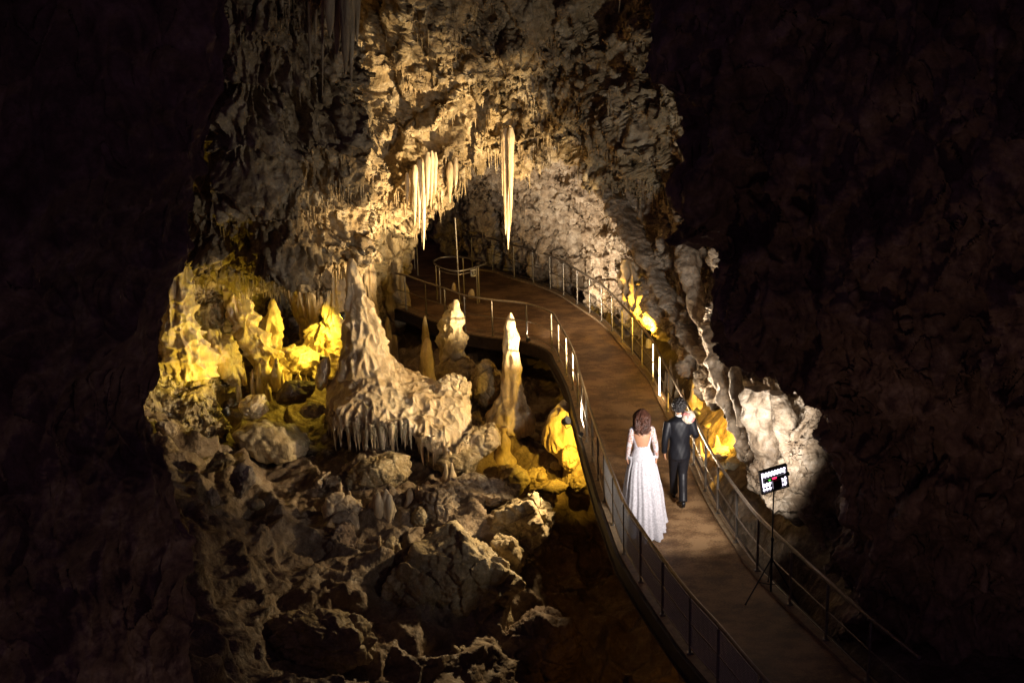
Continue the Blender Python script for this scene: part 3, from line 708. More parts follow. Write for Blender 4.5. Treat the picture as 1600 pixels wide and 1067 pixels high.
for c, s in (((0, hh, 0), (2*hw+0.02, 0.022, 0.05)), ((0, -hh, 0), (2*hw+0.02, 0.022, 0.05)), ((hw, 0, 0), (0.018, 2*hh-.023, 0.05)), ((-hw, 0, 0), (0.018, 2*hh-.023, 0.05))):
    mm.box(*lbox(c, s), Rl)
mm.box(*lbox((0, 0, 0.012), (2*hw-0.02, 2*hh-0.025, 0.012)), Rl)
mm.obj('housing', M['black'], lamp, smooth=False)
em = emit('lamp slots', (0.92, 0.82, 1.0), 2.6)
mm = Mesh()
for i in range(8):
    x = -0.150 + i*0.043
    for (cy_, hgt) in ((0.088, 0.072), (-0.055, 0.060), (-0.118, 0.036)):
        if cy_ < 0 and -0.06 < x < 0.095: continue
        Rk = Rl @ Euler((0, 0, math.radians(-28))).to_matrix()
        mm.box(LP + Rl @ Vector((x, cy_, -0.002)), (0.029, hgt, 0.006), Rk)
mm.box(*lbox((0.160, 0.0, -0.002), (0.014, 0.24, 0.006)), Rl); mm.box(*lbox((-0.166, 0.03, -0.002), (0.014, 0.2, 0.006)), Rl)
mm.obj('light_slots', em, lamp, smooth=False)
mm = Mesh(); mm.box(*lbox((0.02, -0.055, -0.035), (0.125, 0.12, 0.06)), Rl); mm.box(*lbox((0.01, 0.026, -0.02), (0.32, 0.034, 0.03)), Rl)
mm.box(*lbox((0.20, 0.02, -0.01), (0.03, 0.04, 0.04)), Rl); mm.obj('battery_pack', M['black'], lamp, smooth=False)
mm = Mesh(); mm.box(*lbox((-0.005, 0.030, -0.038), (0.060, 0.020, 0.006)), Rl); mm.obj('red_indicator', emit('red led', (1, 0.02, 0.08), 3.0), lamp, smooth=False)
mm = Mesh(); mm.box(*lbox((-0.075, 0.022, -0.038), (0.026, 0.012, 0.006)), Rl); mm.obj('green_indicator', emit('green led', (0.1, 1, 0.05), 1.6), lamp, smooth=False)
ld = bpy.data.lights.new('photo_light_beam', 'AREA'); ld.shape = 'RECTANGLE'; ld.size = 0.34; ld.size_y = 0.27
ld.energy = LE['panel']; ld.color = (1.0, 0.92, 0.86); ld.spread = math.radians(108)
lo = bpy.data.objects.new('photo_light_beam', ld); COL.objects.link(lo)
Rb = Matrix((xax, yax, zax)).transposed() @ Matrix.Diagonal((1, 1, 1))
lo.matrix_world = Matrix.Translation(LP + zax*0.05) @ (zax.to_track_quat('-Z', 'Y').to_matrix().to_4x4())

# ------------------------------------------------------------------ stone formations
def boulder(label, px, py, Y, rx, ry, seed, mat='boulder', ang=1.0, sub=5, ky=1.0, rot=None, amp=0.1, name='boulder', cat='boulder', group=None, flatten=None):
    rg = np.random.default_rng(seed)
    bm = bmesh.new(); bmesh.ops.create_icosphere(bm, subdivisions=sub, radius=1.0)
    D = np.array([v.co[:] for v in bm.verts]); F = [[v.index for v in f.verts] for f in bm.faces]; bm.free()
    D /= np.linalg.norm(D, axis=1, keepdims=True)
    r = np.full(len(D), 1.25)
    if ang > 0:
        for _ in range(int(9+6*rg.random())):
            nn = rg.normal(size=3); nn /= np.linalg.norm(nn); h = 0.62+0.38*rg.random()
            dd = D @ nn; r = np.minimum(r, np.where(dd > 0.05, h/np.maximum(dd, 0.05), 9))
        r = r*ang + (1-ang)
    else: r = np.ones(len(D))
    c = PY(px, py, Y); sx = px_r(rx, Y, c.z); sz = px_r(ry, Y, c.z)*1.06
    S = np.array([sx, (sx+sz)/2*ky, sz])
    P = D*r[:, None]*S
    if rot: P = P @ np.array(Euler([math.radians(x) for x in rot]).to_matrix()).T
    W = P+np.array(c)
    sc = min(1.6, max(0.25, (sx+sz)/1.0))
    nd = 0.55*amp*sc*(ridged(W*2.0/sc**.5+seed, 2, seed)+0.38*ridged(W*5.0/sc**.5, 2, seed+2)+0.16*ridged(W*13, 2, seed+4)+0.12*fbm(W*26, 2, seed+6))
    aa, bb = worley(W*3.5/sc**.5, seed+8); nd = nd - amp*0.35*sc*(1-sst(0, .16, bb-aa)) + amp*0.35*sc*(0.5-aa)
    W = W + D*nd[:, None] + 0.2*amp*vec(W*4, seed+10)
    o = Mesh().add(W, None, F).obj(name, M[mat])
    return tag(o, label, cat, group)

# the great central stalagmite and its skirt of dripstone
cone = [(404, 546, 552), (412, 542, 556), (430, 541, 561), (455, 541, 572), (470, 539, 577), (490, 539, 586), (510, 538, 596), (530, 536, 602), (548, 534, 606), (562, 532, 610)]
root = empty('great_stalagmite', PY(590, 640, 25), 'tall cream stalagmite rising from a broad flowstone mound with dripping hem', 'stalagmite')
root.name = 'stalagmite'
o, _ = formation('spire', None, None, 25.5, cone+[(590, 528, 622)], 'flow', 31, 0.07, 0.10, 6.0, 0.85, 0.018, parent=root, lump=0.05, Yb=25.2)
# mound: top ridge runs to the lower right, skirt falls to a ragged rim
topc = [(533, 575, 25.4), (556, 555, 25.5), (590, 552, 25.5), (622, 578, 25.4), (655, 592, 25.2), (690, 604, 25.0), (716, 612, 24.9), (733, 618, 24.8)]
shd = [(513, 622, 25.2), (534, 622, 24.5), (576, 630, 24.2), (618, 642, 24.05), (655, 650, 23.95), (692, 662, 23.9), (720, 668, 23.95), (740, 655, 24.4)]
rimc = [(511, 655, 25.2), (530, 662, 24.3), (572, 680, 24.0), (614, 672, 23.9), (655, 684, 23.8), (690, 706, 23.7), (718, 708, 23.8), (743, 676, 24.3)]
bk = [(p[0]+(4 if k else -3), p[1]+4, p[2]+1.0) for k, p in enumerate(topc)]
und1 = [(p[0]+2, p[1]-12, p[2]+0.45) for p in rimc]; und2 = [(p[0], p[1]+6, p[2]+1.3) for p in rimc]
P = sheet([bk, topc, shd, rimc, und1, und2], 330, 330)
N = orient(P, normals(P), (0, 5, 9))
tt = np.linspace(0, 1, 330)[:, None]
skirt = sst(0.40+0.05*noise(P*1.6, 408), 0.56, tt)
d = 0.12*fbm(P*1.3, 2, 401) + 0.02*fbm(P*4.5, 2, 402) + (0.35+0.65*skirt)*0.13*(0.3-1.4*np.abs(noise(P*np.array([6, 6, 0.8]), 403))) + 0.05*ridged(P*np.array([3, 3, 1.2]), 2, 409) + skirt*0.03*fbm(P*8, 2, 404)
aa, bb = worley(P*2.4, 405); d = d + 0.05*(0.5-aa)*(1-skirt)
P = P+N*d[..., None] + 0.03*vec(P*5, 406)
mm = Mesh(); mm.grid(P)
rim = int(330*3/5)
skirt_mesh = mm
for k in range(3):
    jj = np.sort(rg.integers(4, 326, 62 if k else 95)); pr = P[np.clip(rim-2-(k*rg.integers(2, 10, len(jj))), 0, 329), jj]
    L_ = (0.05+0.60*rg.random(len(jj))**2.2)*(0.55+0.9*np.clip(noise(pr*2.2, 407)+.3, 0, 1))*(1-0.1*k)
    spikes(mm, pr+np.array([0, 0.03, 0.14]), L_+0.14, 0.03+0.07*np.sqrt(L_)*rg.random(len(jj)), 410+k, 9, 9)
mm.obj('flowstone_skirt', M['flow'], root)

# standing stalagmites around the bend
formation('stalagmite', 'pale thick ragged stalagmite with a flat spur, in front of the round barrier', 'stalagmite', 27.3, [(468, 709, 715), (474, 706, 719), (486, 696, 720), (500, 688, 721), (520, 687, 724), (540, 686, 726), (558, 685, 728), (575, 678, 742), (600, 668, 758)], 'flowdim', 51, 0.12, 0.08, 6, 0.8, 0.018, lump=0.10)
formation('stalagmite', 'slim pale bullet shaped stalagmite left of the ragged one', 'stalagmite', 26.9, [(528, 665, 669), (534, 661, 674), (545, 658, 676), (560, 658, 678), (578, 661, 680), (592, 660, 690), (610, 655, 700)], 'flow', 52, 0.05, 0.05)
formation('stalagmite', 'narrow ochre stalagmite just behind the slim bullet shaped one', 'stalagmite', 28.2, [(494, 662, 665), (505, 660, 668), (530, 659, 672), (560, 656, 678), (600, 650, 684)], 'flowdim', 53, 0.04, 0.04)
formation('stalagmite', 'tall knobbly stalagmite with a pointed tip standing alone left of the bridge', 'stalagmite', 25.9, [(489, 796, 799), (496, 792, 802), (506, 788, 806), (520, 787, 809), (535, 786, 812), (552, 785, 813), (575, 783, 815), (600, 782, 816), (615, 781, 817), (630, 774, 822), (650, 760, 832)], 'flow', 54, 0.06, 0.06, 6, 0.9, 0.018, lump=0.05)
formation('stalagmite', 'slender grey stalagmite behind the cream mound', 'stalagmite', 29.2, [(496, 604, 606), (505, 602, 609), (525, 600, 612), (550, 598, 616), (590, 592, 622)], 'flowdim', 55, 0.04, 0.05)
formation('stalagmite', 'thin twin stumps of stalagmite right of the slender grey one', 'stalagmite', 28.9, [(524, 613, 619), (535, 612, 621), (560, 611, 623), (590, 608, 626)], 'flowdim', 56, 0.04, 0.08)
formation('stalagmite', 'tiny pale knob of stalagmite inside the round barrier', 'stalagmite', 31.8, [(442, 707, 711), (446, 706, 712), (453, 705, 713)], 'flow', 57, 0.02, 0.0, sink=0.05)
formation('stalagmite', 'low rounded tan stump inside the round barrier', 'stalagmite', 31.6, [(452, 734, 739), (456, 732, 741), (463, 731, 742)], 'flow', 58, 0.02, 0.0, sink=0.05)
formation('stalagmite', 'small flat topped yellow stalagmite below the tall knobbly one', 'stalagmite', 25.2, [(667, 781, 792), (671, 780, 793), (677, 783, 791), (690, 778, 797), (706, 776, 798), (722, 768, 806)], 'flow', 59, 0.05, 0.06, lump=0.06)
formation('stalagmite', 'yellow lit hood shaped flowstone cone close under the bridge edge', 'stalagmite', 24.9, [(625, 878, 883), (632, 871, 890), (645, 861, 896), (660, 853, 901), (675, 848, 904), (690, 847, 907), (700, 852, 908), (712, 868, 910), (730, 880, 912)], 'flow', 60, 0.05, 0.10, 7, 0.6, 0.016)
# banded column
formation('cave_column', 'banded ochre column between the cream stalagmite and the round barrier', 'column', 29.6, [(330, 545, 600), (352, 548, 592), (368, 551, 583), (371, 552, 583), (380, 552, 582), (392, 550, 583), (394, 546, 588), (410, 549, 587), (416, 556, 585), (440, 558, 588), (444, 562, 588), (470, 566, 590), (500, 566, 594), (540, 562, 598)], 'flow', 61, 0.05, 0.10, 9, 0.9, 0.018, lump=0.03)
formation('cave_column', 'broad dull brown column behind the banded one', 'column', 31.6, [(310, 575, 640), (345, 580, 630), (380, 582, 627), (410, 584, 628), (440, 585, 632), (480, 583, 640)], 'flowdim', 62, 0.10, 0.10, 5, 0.8, 0.022)
# grotto formations
formation('stalagmite', 'greenish yellow flowstone spire with a thin neck at the far left', 'stalagmite', 25.6, [(372, 281, 287), (380, 277, 283), (392, 274, 284), (402, 269, 297), (420, 266, 302), (440, 262, 303), (460, 254, 303), (480, 251, 305), (500, 250, 305), (516, 253, 310), (540, 252, 325), (560, 255, 335)], 'flow', 63, 0.13, 0.16, 5, 0.8, 0.018, lump=0.05)
formation('cave_column', 'fluted yellow green drapery column at the back of the grotto', 'column', 28.6, [(395, 440, 530), (418, 450, 520), (440, 452, 512), (460, 454, 507), (480, 458, 502), (500, 464, 497), (520, 466, 494), (545, 460, 500)], 'flow', 64, 0.07, 0.16, 7, 0.7, 0.018)
formation('cave_column', 'bright glowing flowstone beside the hidden grotto lamp', 'column', 27.6, [(415, 508, 535), (440, 510, 540), (460, 508, 540), (480, 505, 538), (500, 498, 538), (515, 480, 540), (540, 470, 545), (560, 465, 550)], 'flow', 65, 0.15, 0.16, 7, 0.6, 0.018, lump=0.08)
formation('rock_slab', 'big pale tilted rock slab shining yellow in the grotto', 'rock', 27.3, [(449, 356, 366), (455, 350, 378), (466, 348, 387), (482, 351, 393), (500, 358, 402), (520, 368, 411), (540, 380, 424), (560, 392, 440), (582, 398, 452)], 'flow', 66, 0.15, 0.18, 6, 0.6, 0.018, lump=0.12, Yb=26.8)
formation('stalagmite', 'short dark yellow horn of rock on the right of the tilted slab', 'stalagmite', 27.6, [(467, 424, 428), (474, 421, 432), (488, 417, 436), (500, 410, 438), (520, 400, 440), (540, 395, 442)], 'flow', 67, 0.09, 0.10, lump=0.1)
boulder('smooth yellow glowing rock mound on the grotto floor', 458, 563, 27.1, 44, 20, 68, 'flow', 0.3, 5, 1.0, (0, -8, 0), 0.12, 'rock_mound', 'rock')
boulder('knobbly yellow rock under the tilted slab', 352, 560, 26.2, 24, 44, 69, 'flow', 0.4, 5, .8, (0, -15, 0), 0.16, 'rock_mound', 'rock')
boulder('rounded yellow rock at the front lip of the grotto', 397, 632, 25.2, 24, 17, 70, 'flow', 0.5, 5, 1, None, 0.12, 'boulder', 'boulder')
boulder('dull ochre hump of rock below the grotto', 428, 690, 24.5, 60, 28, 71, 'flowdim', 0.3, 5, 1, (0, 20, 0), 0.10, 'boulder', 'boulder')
boulder('dark ridge of rock on the right of the grotto floor', 462, 612, 25.8, 36, 18, 72, 'dark', 0.5, 5, 1, (0, -10, 0), 0.12, 'boulder', 'boulder')
boulder('small pale rock at the left foot of the cream mound', 505, 582, 25.4, 12, 24, 73, 'flow', 0.6, 5, 1, (0, 15, 0), 0.10, 'boulder', 'boulder')
boulder('bright lit rock on the ledge left of the drip fringe', 490, 640, 25.2, 22, 12, 74, 'flowdim', 0.5, 5, 1, None, 0.10, 'boulder', 'boulder')
gl = [(405, 585, 9, 34, 'pointed yellow stalagmite left of centre on the grotto floor'), (432, 572, 16, 26, 'broad cone stalagmite in the middle of the grotto floor'), (441, 590, 5, 22, 'thin finger stalagmite in front of the broad cone'),
      (394, 588, 6, 22, 'thin leaning stalagmite left of the broad cone'), (358, 545, 7, 20, 'small yellow stalagmite on the knobbly rock'), (466, 586, 7, 12, 'small rounded stalagmite right of the broad cone'),
      (478, 592, 6, 12, 'rightmost small stalagmite of the grotto floor'), (452, 598, 7, 10, 'low stub stalagmite in front of the rounded one'), (418, 604, 8, 10, 'low stub stalagmite at the grotto lip'), (372, 600, 7, 20, 'short stalagmite on the left edge of the grotto floor'),
      (344, 520, 6, 14, 'tiny stalagmite high on the knobbly rock'), (380, 575, 6, 18, 'small upright stalagmite beneath the tilted slab')]
for k, (px, py, w, h, lb) in enumerate(gl):
    formation('stalagmite', lb, 'stalagmite', 26.6-(py-560)*0.012, [(py-h/2, px-0.6, px+0.6), (py-h/2+2, px-w*.18, px+w*.18), (py, px-w*.33, px+w*.33), (py+h/2, px-w*.6, px+w*.7)], 'flow', 120+k, 0.03, 0.03, 5, 1, 0.014, 'small stalagmites on the grotto floor', sink=0.25)

# boulder pile below the mound
boulder('biggest angular boulder, broad pitted face, in the middle of the pile', 733, 905, 21.1, 86, 74, 201, 'boulder', 1.0, 6, 0.9, (10, 12, 30), 0.10)
boulder('pale cracked boulder narrowing to a point at the right of the pile', 826, 812, 22.3, 46, 50, 202, 'boulder', 1.0, 6, 0.9, (0, 18, 20), 0.13)
boulder('long pale slab with small knobs on top of the pile', 752, 765, 23.0, 62, 20, 203, 'pale', 0.6, 6, 1.1, (0, 14, 0), 0.12, 'rock_slab', 'rock')
boulder('rounded tan boulder lit from the right, below the fringe', 600, 742, 23.3, 52, 34, 204, 'boulder', 0.7, 6, 1.0, (0, -22, 10), 0.09)
boulder('grey white crusted ridge behind the rounded tan boulder', 572, 722, 23.9, 40, 16, 205, 'pale', 0.7, 5, 1.0, (0, -32, 0), 0.14)
boulder('knobbly pale boulder with smooth humps in the centre of the pile', 690, 795, 22.6, 40, 40, 206, 'pale', 0.2, 6, 1.0, None, 0.15)
boulder('tan slanting slab falling to the right at the left of the pile', 548, 812, 22.3, 34, 44, 207, 'flow', 0.6, 6, 0.8, (0, -38, 0), 0.10, 'rock_slab', 'rock')
boulder('narrow ochre block under the spiky cream cluster', 610, 876, 21.6, 20, 36, 208, 'boulder', 0.8, 5, 0.9, (0, 8, 0), 0.12)
boulder('dim green brown slab leaning left of the biggest boulder', 632, 945, 20.7, 46, 62, 209, 'boulder', 0.8, 6, 0.8, (0, 14, 0), 0.11, 'rock_slab', 'rock')
boulder('low grey mound of rock at the bottom of the photo', 500, 1000, 18.8, 92, 46, 210, 'boulder', 0.3, 6, 0.9, (0, 10, 0), 0.10, 'rock_mound', 'rock')
boulder('reddish brown boulder at the foot of the pile beside the dark gap', 838, 1012, 20.9, 78, 56, 211, 'dark', 0.8, 6, 0.9, (0, 12, 0), 0.11)
boulder('small broken block at the bottom below the biggest boulder', 722, 1035, 19.8, 22, 32, 212, 'boulder', 0.9, 5, 0.9, None, 0.13)
boulder('dark jagged rock with a pale speckled top left of the tan slab', 520, 860, 21.7, 32, 40, 213, 'dark', 0.9, 6, 0.9, (0, 20, 0), 0.15)
boulder('grey spiny crusted rock at the upper left of the pile', 512, 762, 23.2, 24, 24, 214, 'pale', 0.6, 5, 0.9, (0, -35, 0), 0.20)
boulder('small round knobby boulder under the central humps', 655, 810, 22.2, 14, 16, 215, 'boulder', 0.3, 5, 1, None, 0.12)
boulder('grey brown block joining the pointed boulder and the biggest one', 790, 865, 21.8, 28, 44, 216, 'boulder', 0.9, 5, 0.8, (0, -18, 0), 0.13)
boulder('yellow lit rock wedge at the right end of the cream mound', 752, 690, 24.2, 26, 30, 217, 'flow', 0.7, 5, 0.9, (0, 30, 0), 0.12)
boulder('shadowed rounded rock below the end of the cream mound', 705, 715, 23.9, 42, 26, 218, 'boulder', 0.5, 5, 1, None, 0.12)
boulder('dark hunched rock under the pale ragged stalagmite', 715, 592, 27.0, 42, 32, 219, 'boulder', 0.3, 5, 1, None, 0.12)
boulder('big dull brown rock dome right of the ragged stalagmite', 760, 600, 26.5, 25, 36, 220, 'boulder', 0.2, 6, 1, None, 0.12)
boulder('knobbly crusted end of the cream mound with white humps', 708, 612, 25.0, 32, 26, 221, 'flow', 0.2, 6, 0.9, (0, 25, 0), 0.13)
boulder('pair of pale rocks on the dim slope at the left, right hand one', 378, 752, 22.0, 17, 26, 222, 'pale', 0.6, 5, 1, (0, 15, 0), 0.14)
boulder('mossy tan rock on the dim slope above the pale pair', 345, 722, 22.4, 26, 13, 223, 'boulder', 0.6, 5, 1, (0, -20, 0), 0.14)
boulder('pair of pale rocks on the dim slope at the left, left hand one', 333, 778, 21.4, 9, 15, 224, 'pale', 0.4, 5, 1, None, 0.12)
boulder('pale round stone lowest on the dim left slope', 318, 812, 20.6, 8, 9, 225, 'pale', 0.3, 4, 1, None, 0.10)
boulder('small pale stone right of the pale pair on the left slope', 400, 788, 21.7, 14, 8, 226, 'boulder', 0.4, 4, 1, None, 0.12)
boulder('smooth tan rock jutting at the far left above the slope', 262, 668, 23.6, 20, 14, 227, 'pale', 0.3, 5, 1, None, 0.12)
boulder('pale pebble on the dark ground at the left of the pile', 490, 911, 20.4, 5, 4, 228, 'pale', 0.3, 4, 1, None, 0.06)
for k, (px, py, Y, rx, ry, lb) in enumerate([(810, 678, 26.3, 16, 13, 'rounded rock left of the yellow hood cone, nearest the flat topped stalagmite'), (833, 682, 26.2, 11, 9, 'smaller rounded rock between two others left of the yellow hood cone'), (890, 715, 24.7, 16, 18, 'bright yellow rock at the foot of the hood cone'),
        (836, 745, 24.5, 20, 14, 'ochre rock with a pointed crest on the yellow lit ground'), (860, 760, 24.3, 30, 9, 'flat yellow edged rock on the yellow lit ground'), (800, 748, 24.3, 26, 22, 'dim rock left of the pointed crest rock'), (905, 752, 24.8, 18, 14, 'bright yellow rock tucked against the bridge side'), (868, 728, 25, 10, 7, 'little yellow stone between the ochre rocks')]):
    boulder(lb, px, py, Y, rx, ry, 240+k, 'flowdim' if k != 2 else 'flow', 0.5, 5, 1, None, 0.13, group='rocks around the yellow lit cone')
# spiky cream cluster: stubby stalagmites grown together
root = empty('stalagmite_cluster', PY(596, 795, 22.2), 'cream comb shaped cluster of stubby stalagmites on the pile', 'stalagmite')
formation('cluster_base', None, None, 22.35, [(783, 588, 600), (792, 580, 610), (805, 577, 614), (818, 582, 612), (832, 588, 606)], 'flow', 259, 0.05, 0.08, 8, 0.8, 0.014, parent=root, sink=0.02, lump=0.06)
for k, (px, pt, pb, w) in enumerate([(579, 784, 816, 13), (585, 773, 822, 13), (591, 768, 826, 14), (597, 766, 826, 14), (603, 764, 824, 13), (608, 771, 820, 13), (613, 782, 814, 11)]):
    formation('spike', None, None, 22.2-0.05*(k % 3), [(pt, px-1, px+1), (pt+4, px-w*.3, px+w*.3), (pt+14, px-w*.55, px+w*.55), ((pt+pb)/2, px-w*.62, px+w*.62), (pb-12, px-w*.4, px+w*.4), (pb, px-1.2, px+1.2)], 'flow', 260+k, 0.04, 0.04, 6, 1, 0.012, parent=root, sink=0.02)
for k, (px, py, Y, w, h, lb) in enumerate([(640, 772, 22.7, 12, 22, 'left tooth of the pale row behind the central humps'), (652, 768, 22.8, 10, 18, 'middle tooth of the pale row behind the central humps'), (668, 762, 22.9, 14, 22, 'right tooth of the pale row behind the central humps'), (697, 735, 23.4, 9, 22, 'small pale stalagmite left of the long slab'),
         (706, 732, 23.4, 8, 18, 'small pale stalagmite touching the left end of the long slab'), (532, 765, 22.8, 8, 26, 'cream horn at the top of the tan slanting slab'), (546, 778, 22.6, 9, 22, 'cream horn midway down the tan slanting slab'), (566, 800, 22.3, 9, 20, 'cream horn low on the tan slanting slab'), (593, 845, 21.6, 5, 16, 'tiny pale spike under the cream comb cluster')]):
    formation('stalagmite', lb, 'stalagmite', Y, [(py-h/2, px-1, px+1), (py-h/2+3, px-w*.25, px+w*.25), (py, px-w*.42, px+w*.42), (py+h*.4, px-w*.6, px+w*.6), (py+h*.9, px-w*1.1, px+w*1.1)], 'flow', 280+k, 0.07, 0.07, 6, 1, 0.012, 'small stalagmites on the boulder pile', sink=0.2)
# right side: yellow flowstone and stalagmites by the pool
formation('flowstone', 'yellow lit fluted flowstone hanging right of the railing', 'flowstone', 27.5, [(405, 968, 984), (412, 966, 998), (425, 968, 1008), (440, 972, 1020), (455, 976, 1030), (470, 980, 1034), (484, 984, 1036), (492, 994, 1036), (497, 1008, 1034)], 'flow', 81, 0.10, 0.17, 7, 0.6, 0.016, sink=-0.04)
root = empty('stalactite_pair', PY(1030, 500, 28.0), 'two thin orange lit drip columns under the yellow flowstone', 'stalactite')
for k, (a_, b_, w) in enumerate([(1027, 1027, 4), (1034, 1036, 5)]):
    formation('stalactite', None, None, 28.0, [(484, a_-w*.6, a_+w*.6), (500, a_-w*.4, a_+w*.4), (520, b_-w*.3, b_+w*.3), (524, b_-1, b_+1)], 'flow', 290+k, 0.01, 0.01, 6, 1, 0.012, parent=root, sink=0.0)
formation('flowstone', 'ragged yellow flowstone curtain between the rail and the pale wall', 'flowstone', 24.9, [(545, 1078, 1096), (556, 1078, 1106), (568, 1078, 1114), (580, 1080, 1118), (592, 1098, 1120), (604, 1108, 1122)], 'flow', 82, 0.10, 0.14, 7, 0.6, 0.016, sink=-0.04)
for k, (px, pt, pb, w, Y, lb) in enumerate([(1048, 561, 606, 9, 27.2, 'tall thin yellow stalagmite just beyond the rail'), (1058, 592, 614, 6, 26.8, 'short yellow stalagmite below the tall thin one'), (1067, 608, 630, 8, 26.4, 'small yellow stalagmite behind the groom head'), (1087, 590, 632, 22, 25.7, 'dim cone stalagmite under the ragged curtain'),
         (1084, 638, 664, 8, 25.0, 'pale finger stalagmite right of the bouquet'), (1120, 680, 702, 13, 23.8, 'small yellow cone on the lit floor nearest the wall'), (1094, 690, 712, 9, 23.6, 'small yellow stub beside the railing on the lit floor'), (1014+0, 512, 530, 6, 29.3, 'tiny ochre stalagmite beyond the far rail'), (1040, 580, 600, 5, 27.4, 'thin ochre spike against the far rail')]):
    h = pb-pt
    formation('stalagmite', lb, 'stalagmite', Y, [(pt, px-.8, px+.8), (pt+3, px-w*.2, px+w*.2), (pt+h*.5, px-w*.36, px+w*.36), (pt+h*.8, px-w*.5, px+w*.5), (pb, px-w*.8, px+w*.8)], 'flow', 300+k, 0.03, 0.03, 6, 1, 0.013, 'stalagmites beyond the right railing', sink=0.2)
for k, (px, py, Y, rx, ry, lb) in enumerate([(1128, 705, 23.6, 18, 8, 'flat pale stone on the yellow lit floor under the rock wall'), (1158, 726, 22.9, 26, 9, 'wide ochre stone beside the pale rock wall foot'), (1135, 728, 23.0, 14, 5, 'thin flat stone in the middle of the yellow floor'), (1112, 665, 24.8, 14, 4, 'thin pale rim stone by the dark end of the yellow floor')]):
    boulder(lb, px, py, Y, rx, ry, 330+k, 'flowdim', 0.5, 5, 1.2, None, 0.06, 'flat_stone', 'stone', 'flat stones beyond the right railing')

# ------------------------------------------------------------------ big stalactites
def stalactites(label, items, Y, mat='flow', seed=0, name='stalactite_cluster'):
    c = items[len(items)//2]; root = empty(name, PY(c[0], c[1], Y), label, 'stalactite')
    for k, (px, pt, pb, w) in enumerate(items):
        h = pb-pt
        formation('stalactite', None, None, Y+0.12*math.sin(k*2.1), [(pt-26, px-w*.35, px+w*.35), (pt-14, px-w*.7, px+w*.7), (pt, px-w*.62, px+w*.62), (pt+h*.3, px-w*.5, px+w*.5), (pt+h*.6, px-w*.36, px+w*.36), (pt+h*.85, px-w*.2, px+w*.2), (pb, px-.5, px+.5)], mat, seed+k, 0.02, 0.05, 10, 0.8, 0.016, parent=root, sink=0.0)
stalactites('big cream cluster of fused stalactites over the passage', [(636, 296, 322, 5), (642, 292, 330, 6), (648, 284, 354, 7), (655, 276, 357, 7), (662, 268, 389, 9), (668, 264, 322, 7), (674, 262, 316, 7), (680, 264, 304, 6)], 27.5, 'flow', 500)
stalactites('longest stalactite, a fluted cream blade hanging alone right of the cluster', [(790, 226, 366, 10), (794, 222, 388, 13), (798, 226, 352, 9), (785, 236, 306, 4)], 28.5, 'flow', 520, 'stalactite')
stalactites('short cream stalactites right of the fused cluster', [(690, 282, 318, 5), (693, 280, 312, 5), (703, 280, 318, 8), (712, 272, 295, 6)], 28.6, 'flow', 530)
stalactites('two thin straws in front of the banded column', [(591, 330, 371, 3.5), (597, 325, 352, 3.5)], 28.2, 'flow', 540)
stalactites('small yellow stalactite straws above the tilted slab', [(389, 455, 471, 3), (385, 448, 460, 4), (395, 442, 452, 4), (401, 440, 449, 4), (434, 445, 458, 3), (441, 443, 454, 3)], 25.9, 'flow', 550)
stalactites('long draped rock curtain at the top of the vault', [(516, -40, 60, 22), (527, -40, 90, 18), (540, -40, 120, 20), (549, -40, 135, 14), (558, -40, 70, 12)], 23.4, 'flowdim', 560)
stalactites('thin ribs hanging left of the top curtain', [(484, -40, 140, 7), (493, -40, 80, 6), (504, -40, 150, 6), (411, -30, 60, 9), (395, -30, 50, 16), (440, -30, 45, 8)], 23.9, 'flowdim', 570)

# ------------------------------------------------------------------ show lamps and added floodlights (each carries its own light)
def floodlight(label, pos, target, energy, color, size=65, blend=0.6, radius=0.06, glow=0.0, scale=1.0, kind='SPOT'):
    pos = Vector(pos); d = (Vector(target)-pos).normalized()
    R = d.to_track_quat('-Z', 'Y').to_matrix()
    r_ = empty('floodlight', pos, label, 'lamp', 'show lamps of the cave')
    def B(c, s): return (pos + R @ (Vector(c)*scale)), tuple(x*scale for x in s)
    mm = Mesh(); mm.tube([pos + R @ Vector((0, 0, 0.13*scale)), pos + R @ Vector((0, 0, 0.11*scale)), pos + R @ Vector((0, 0, 0.03*scale)), pos + R @ Vector((0, 0, 0.0))], [0.03*scale, 0.06*scale, 0.075*scale, 0.085*scale], 16)
    mm.obj('lamp_body', M['black'], r_)
    mm = Mesh(); mm.tube([pos + R @ Vector((-0.09*scale, 0, 0.05*scale)), pos + R @ Vector((-0.09*scale, -0.12*scale, 0.05*scale)), pos + R @ Vector((0.09*scale, -0.12*scale, 0.05*scale)), pos + R @ Vector((0.09*scale, 0, 0.05*scale))], 0.008*scale, 6)
    mm.obj('bracket', M['black'], r_)
    mm = Mesh(); mm.tube([pos + R @ Vector((0, 0, -0.001)), pos + R @ Vector((0, 0, -0.006))], 0.07*scale, 16)
    mm.obj('lens', emit('lens glow', color, glow or 0.15), r_)
    l = bpy.data.lights.new('floodlight_beam', kind); l.energy = energy; l.color = color
    l.shadow_soft_size = radius
    if kind == 'SPOT': l.spot_size = math.radians(size); l.spot_blend = blend
    o = bpy.data.objects.new('floodlight_beam', l); COL.objects.link(o)
    o.matrix_world = Matrix.Translation(pos + d*(0.02+0.006)) @ R.to_4x4()
for args in LAMPS: floodlight(*args[:-1], **args[-1])
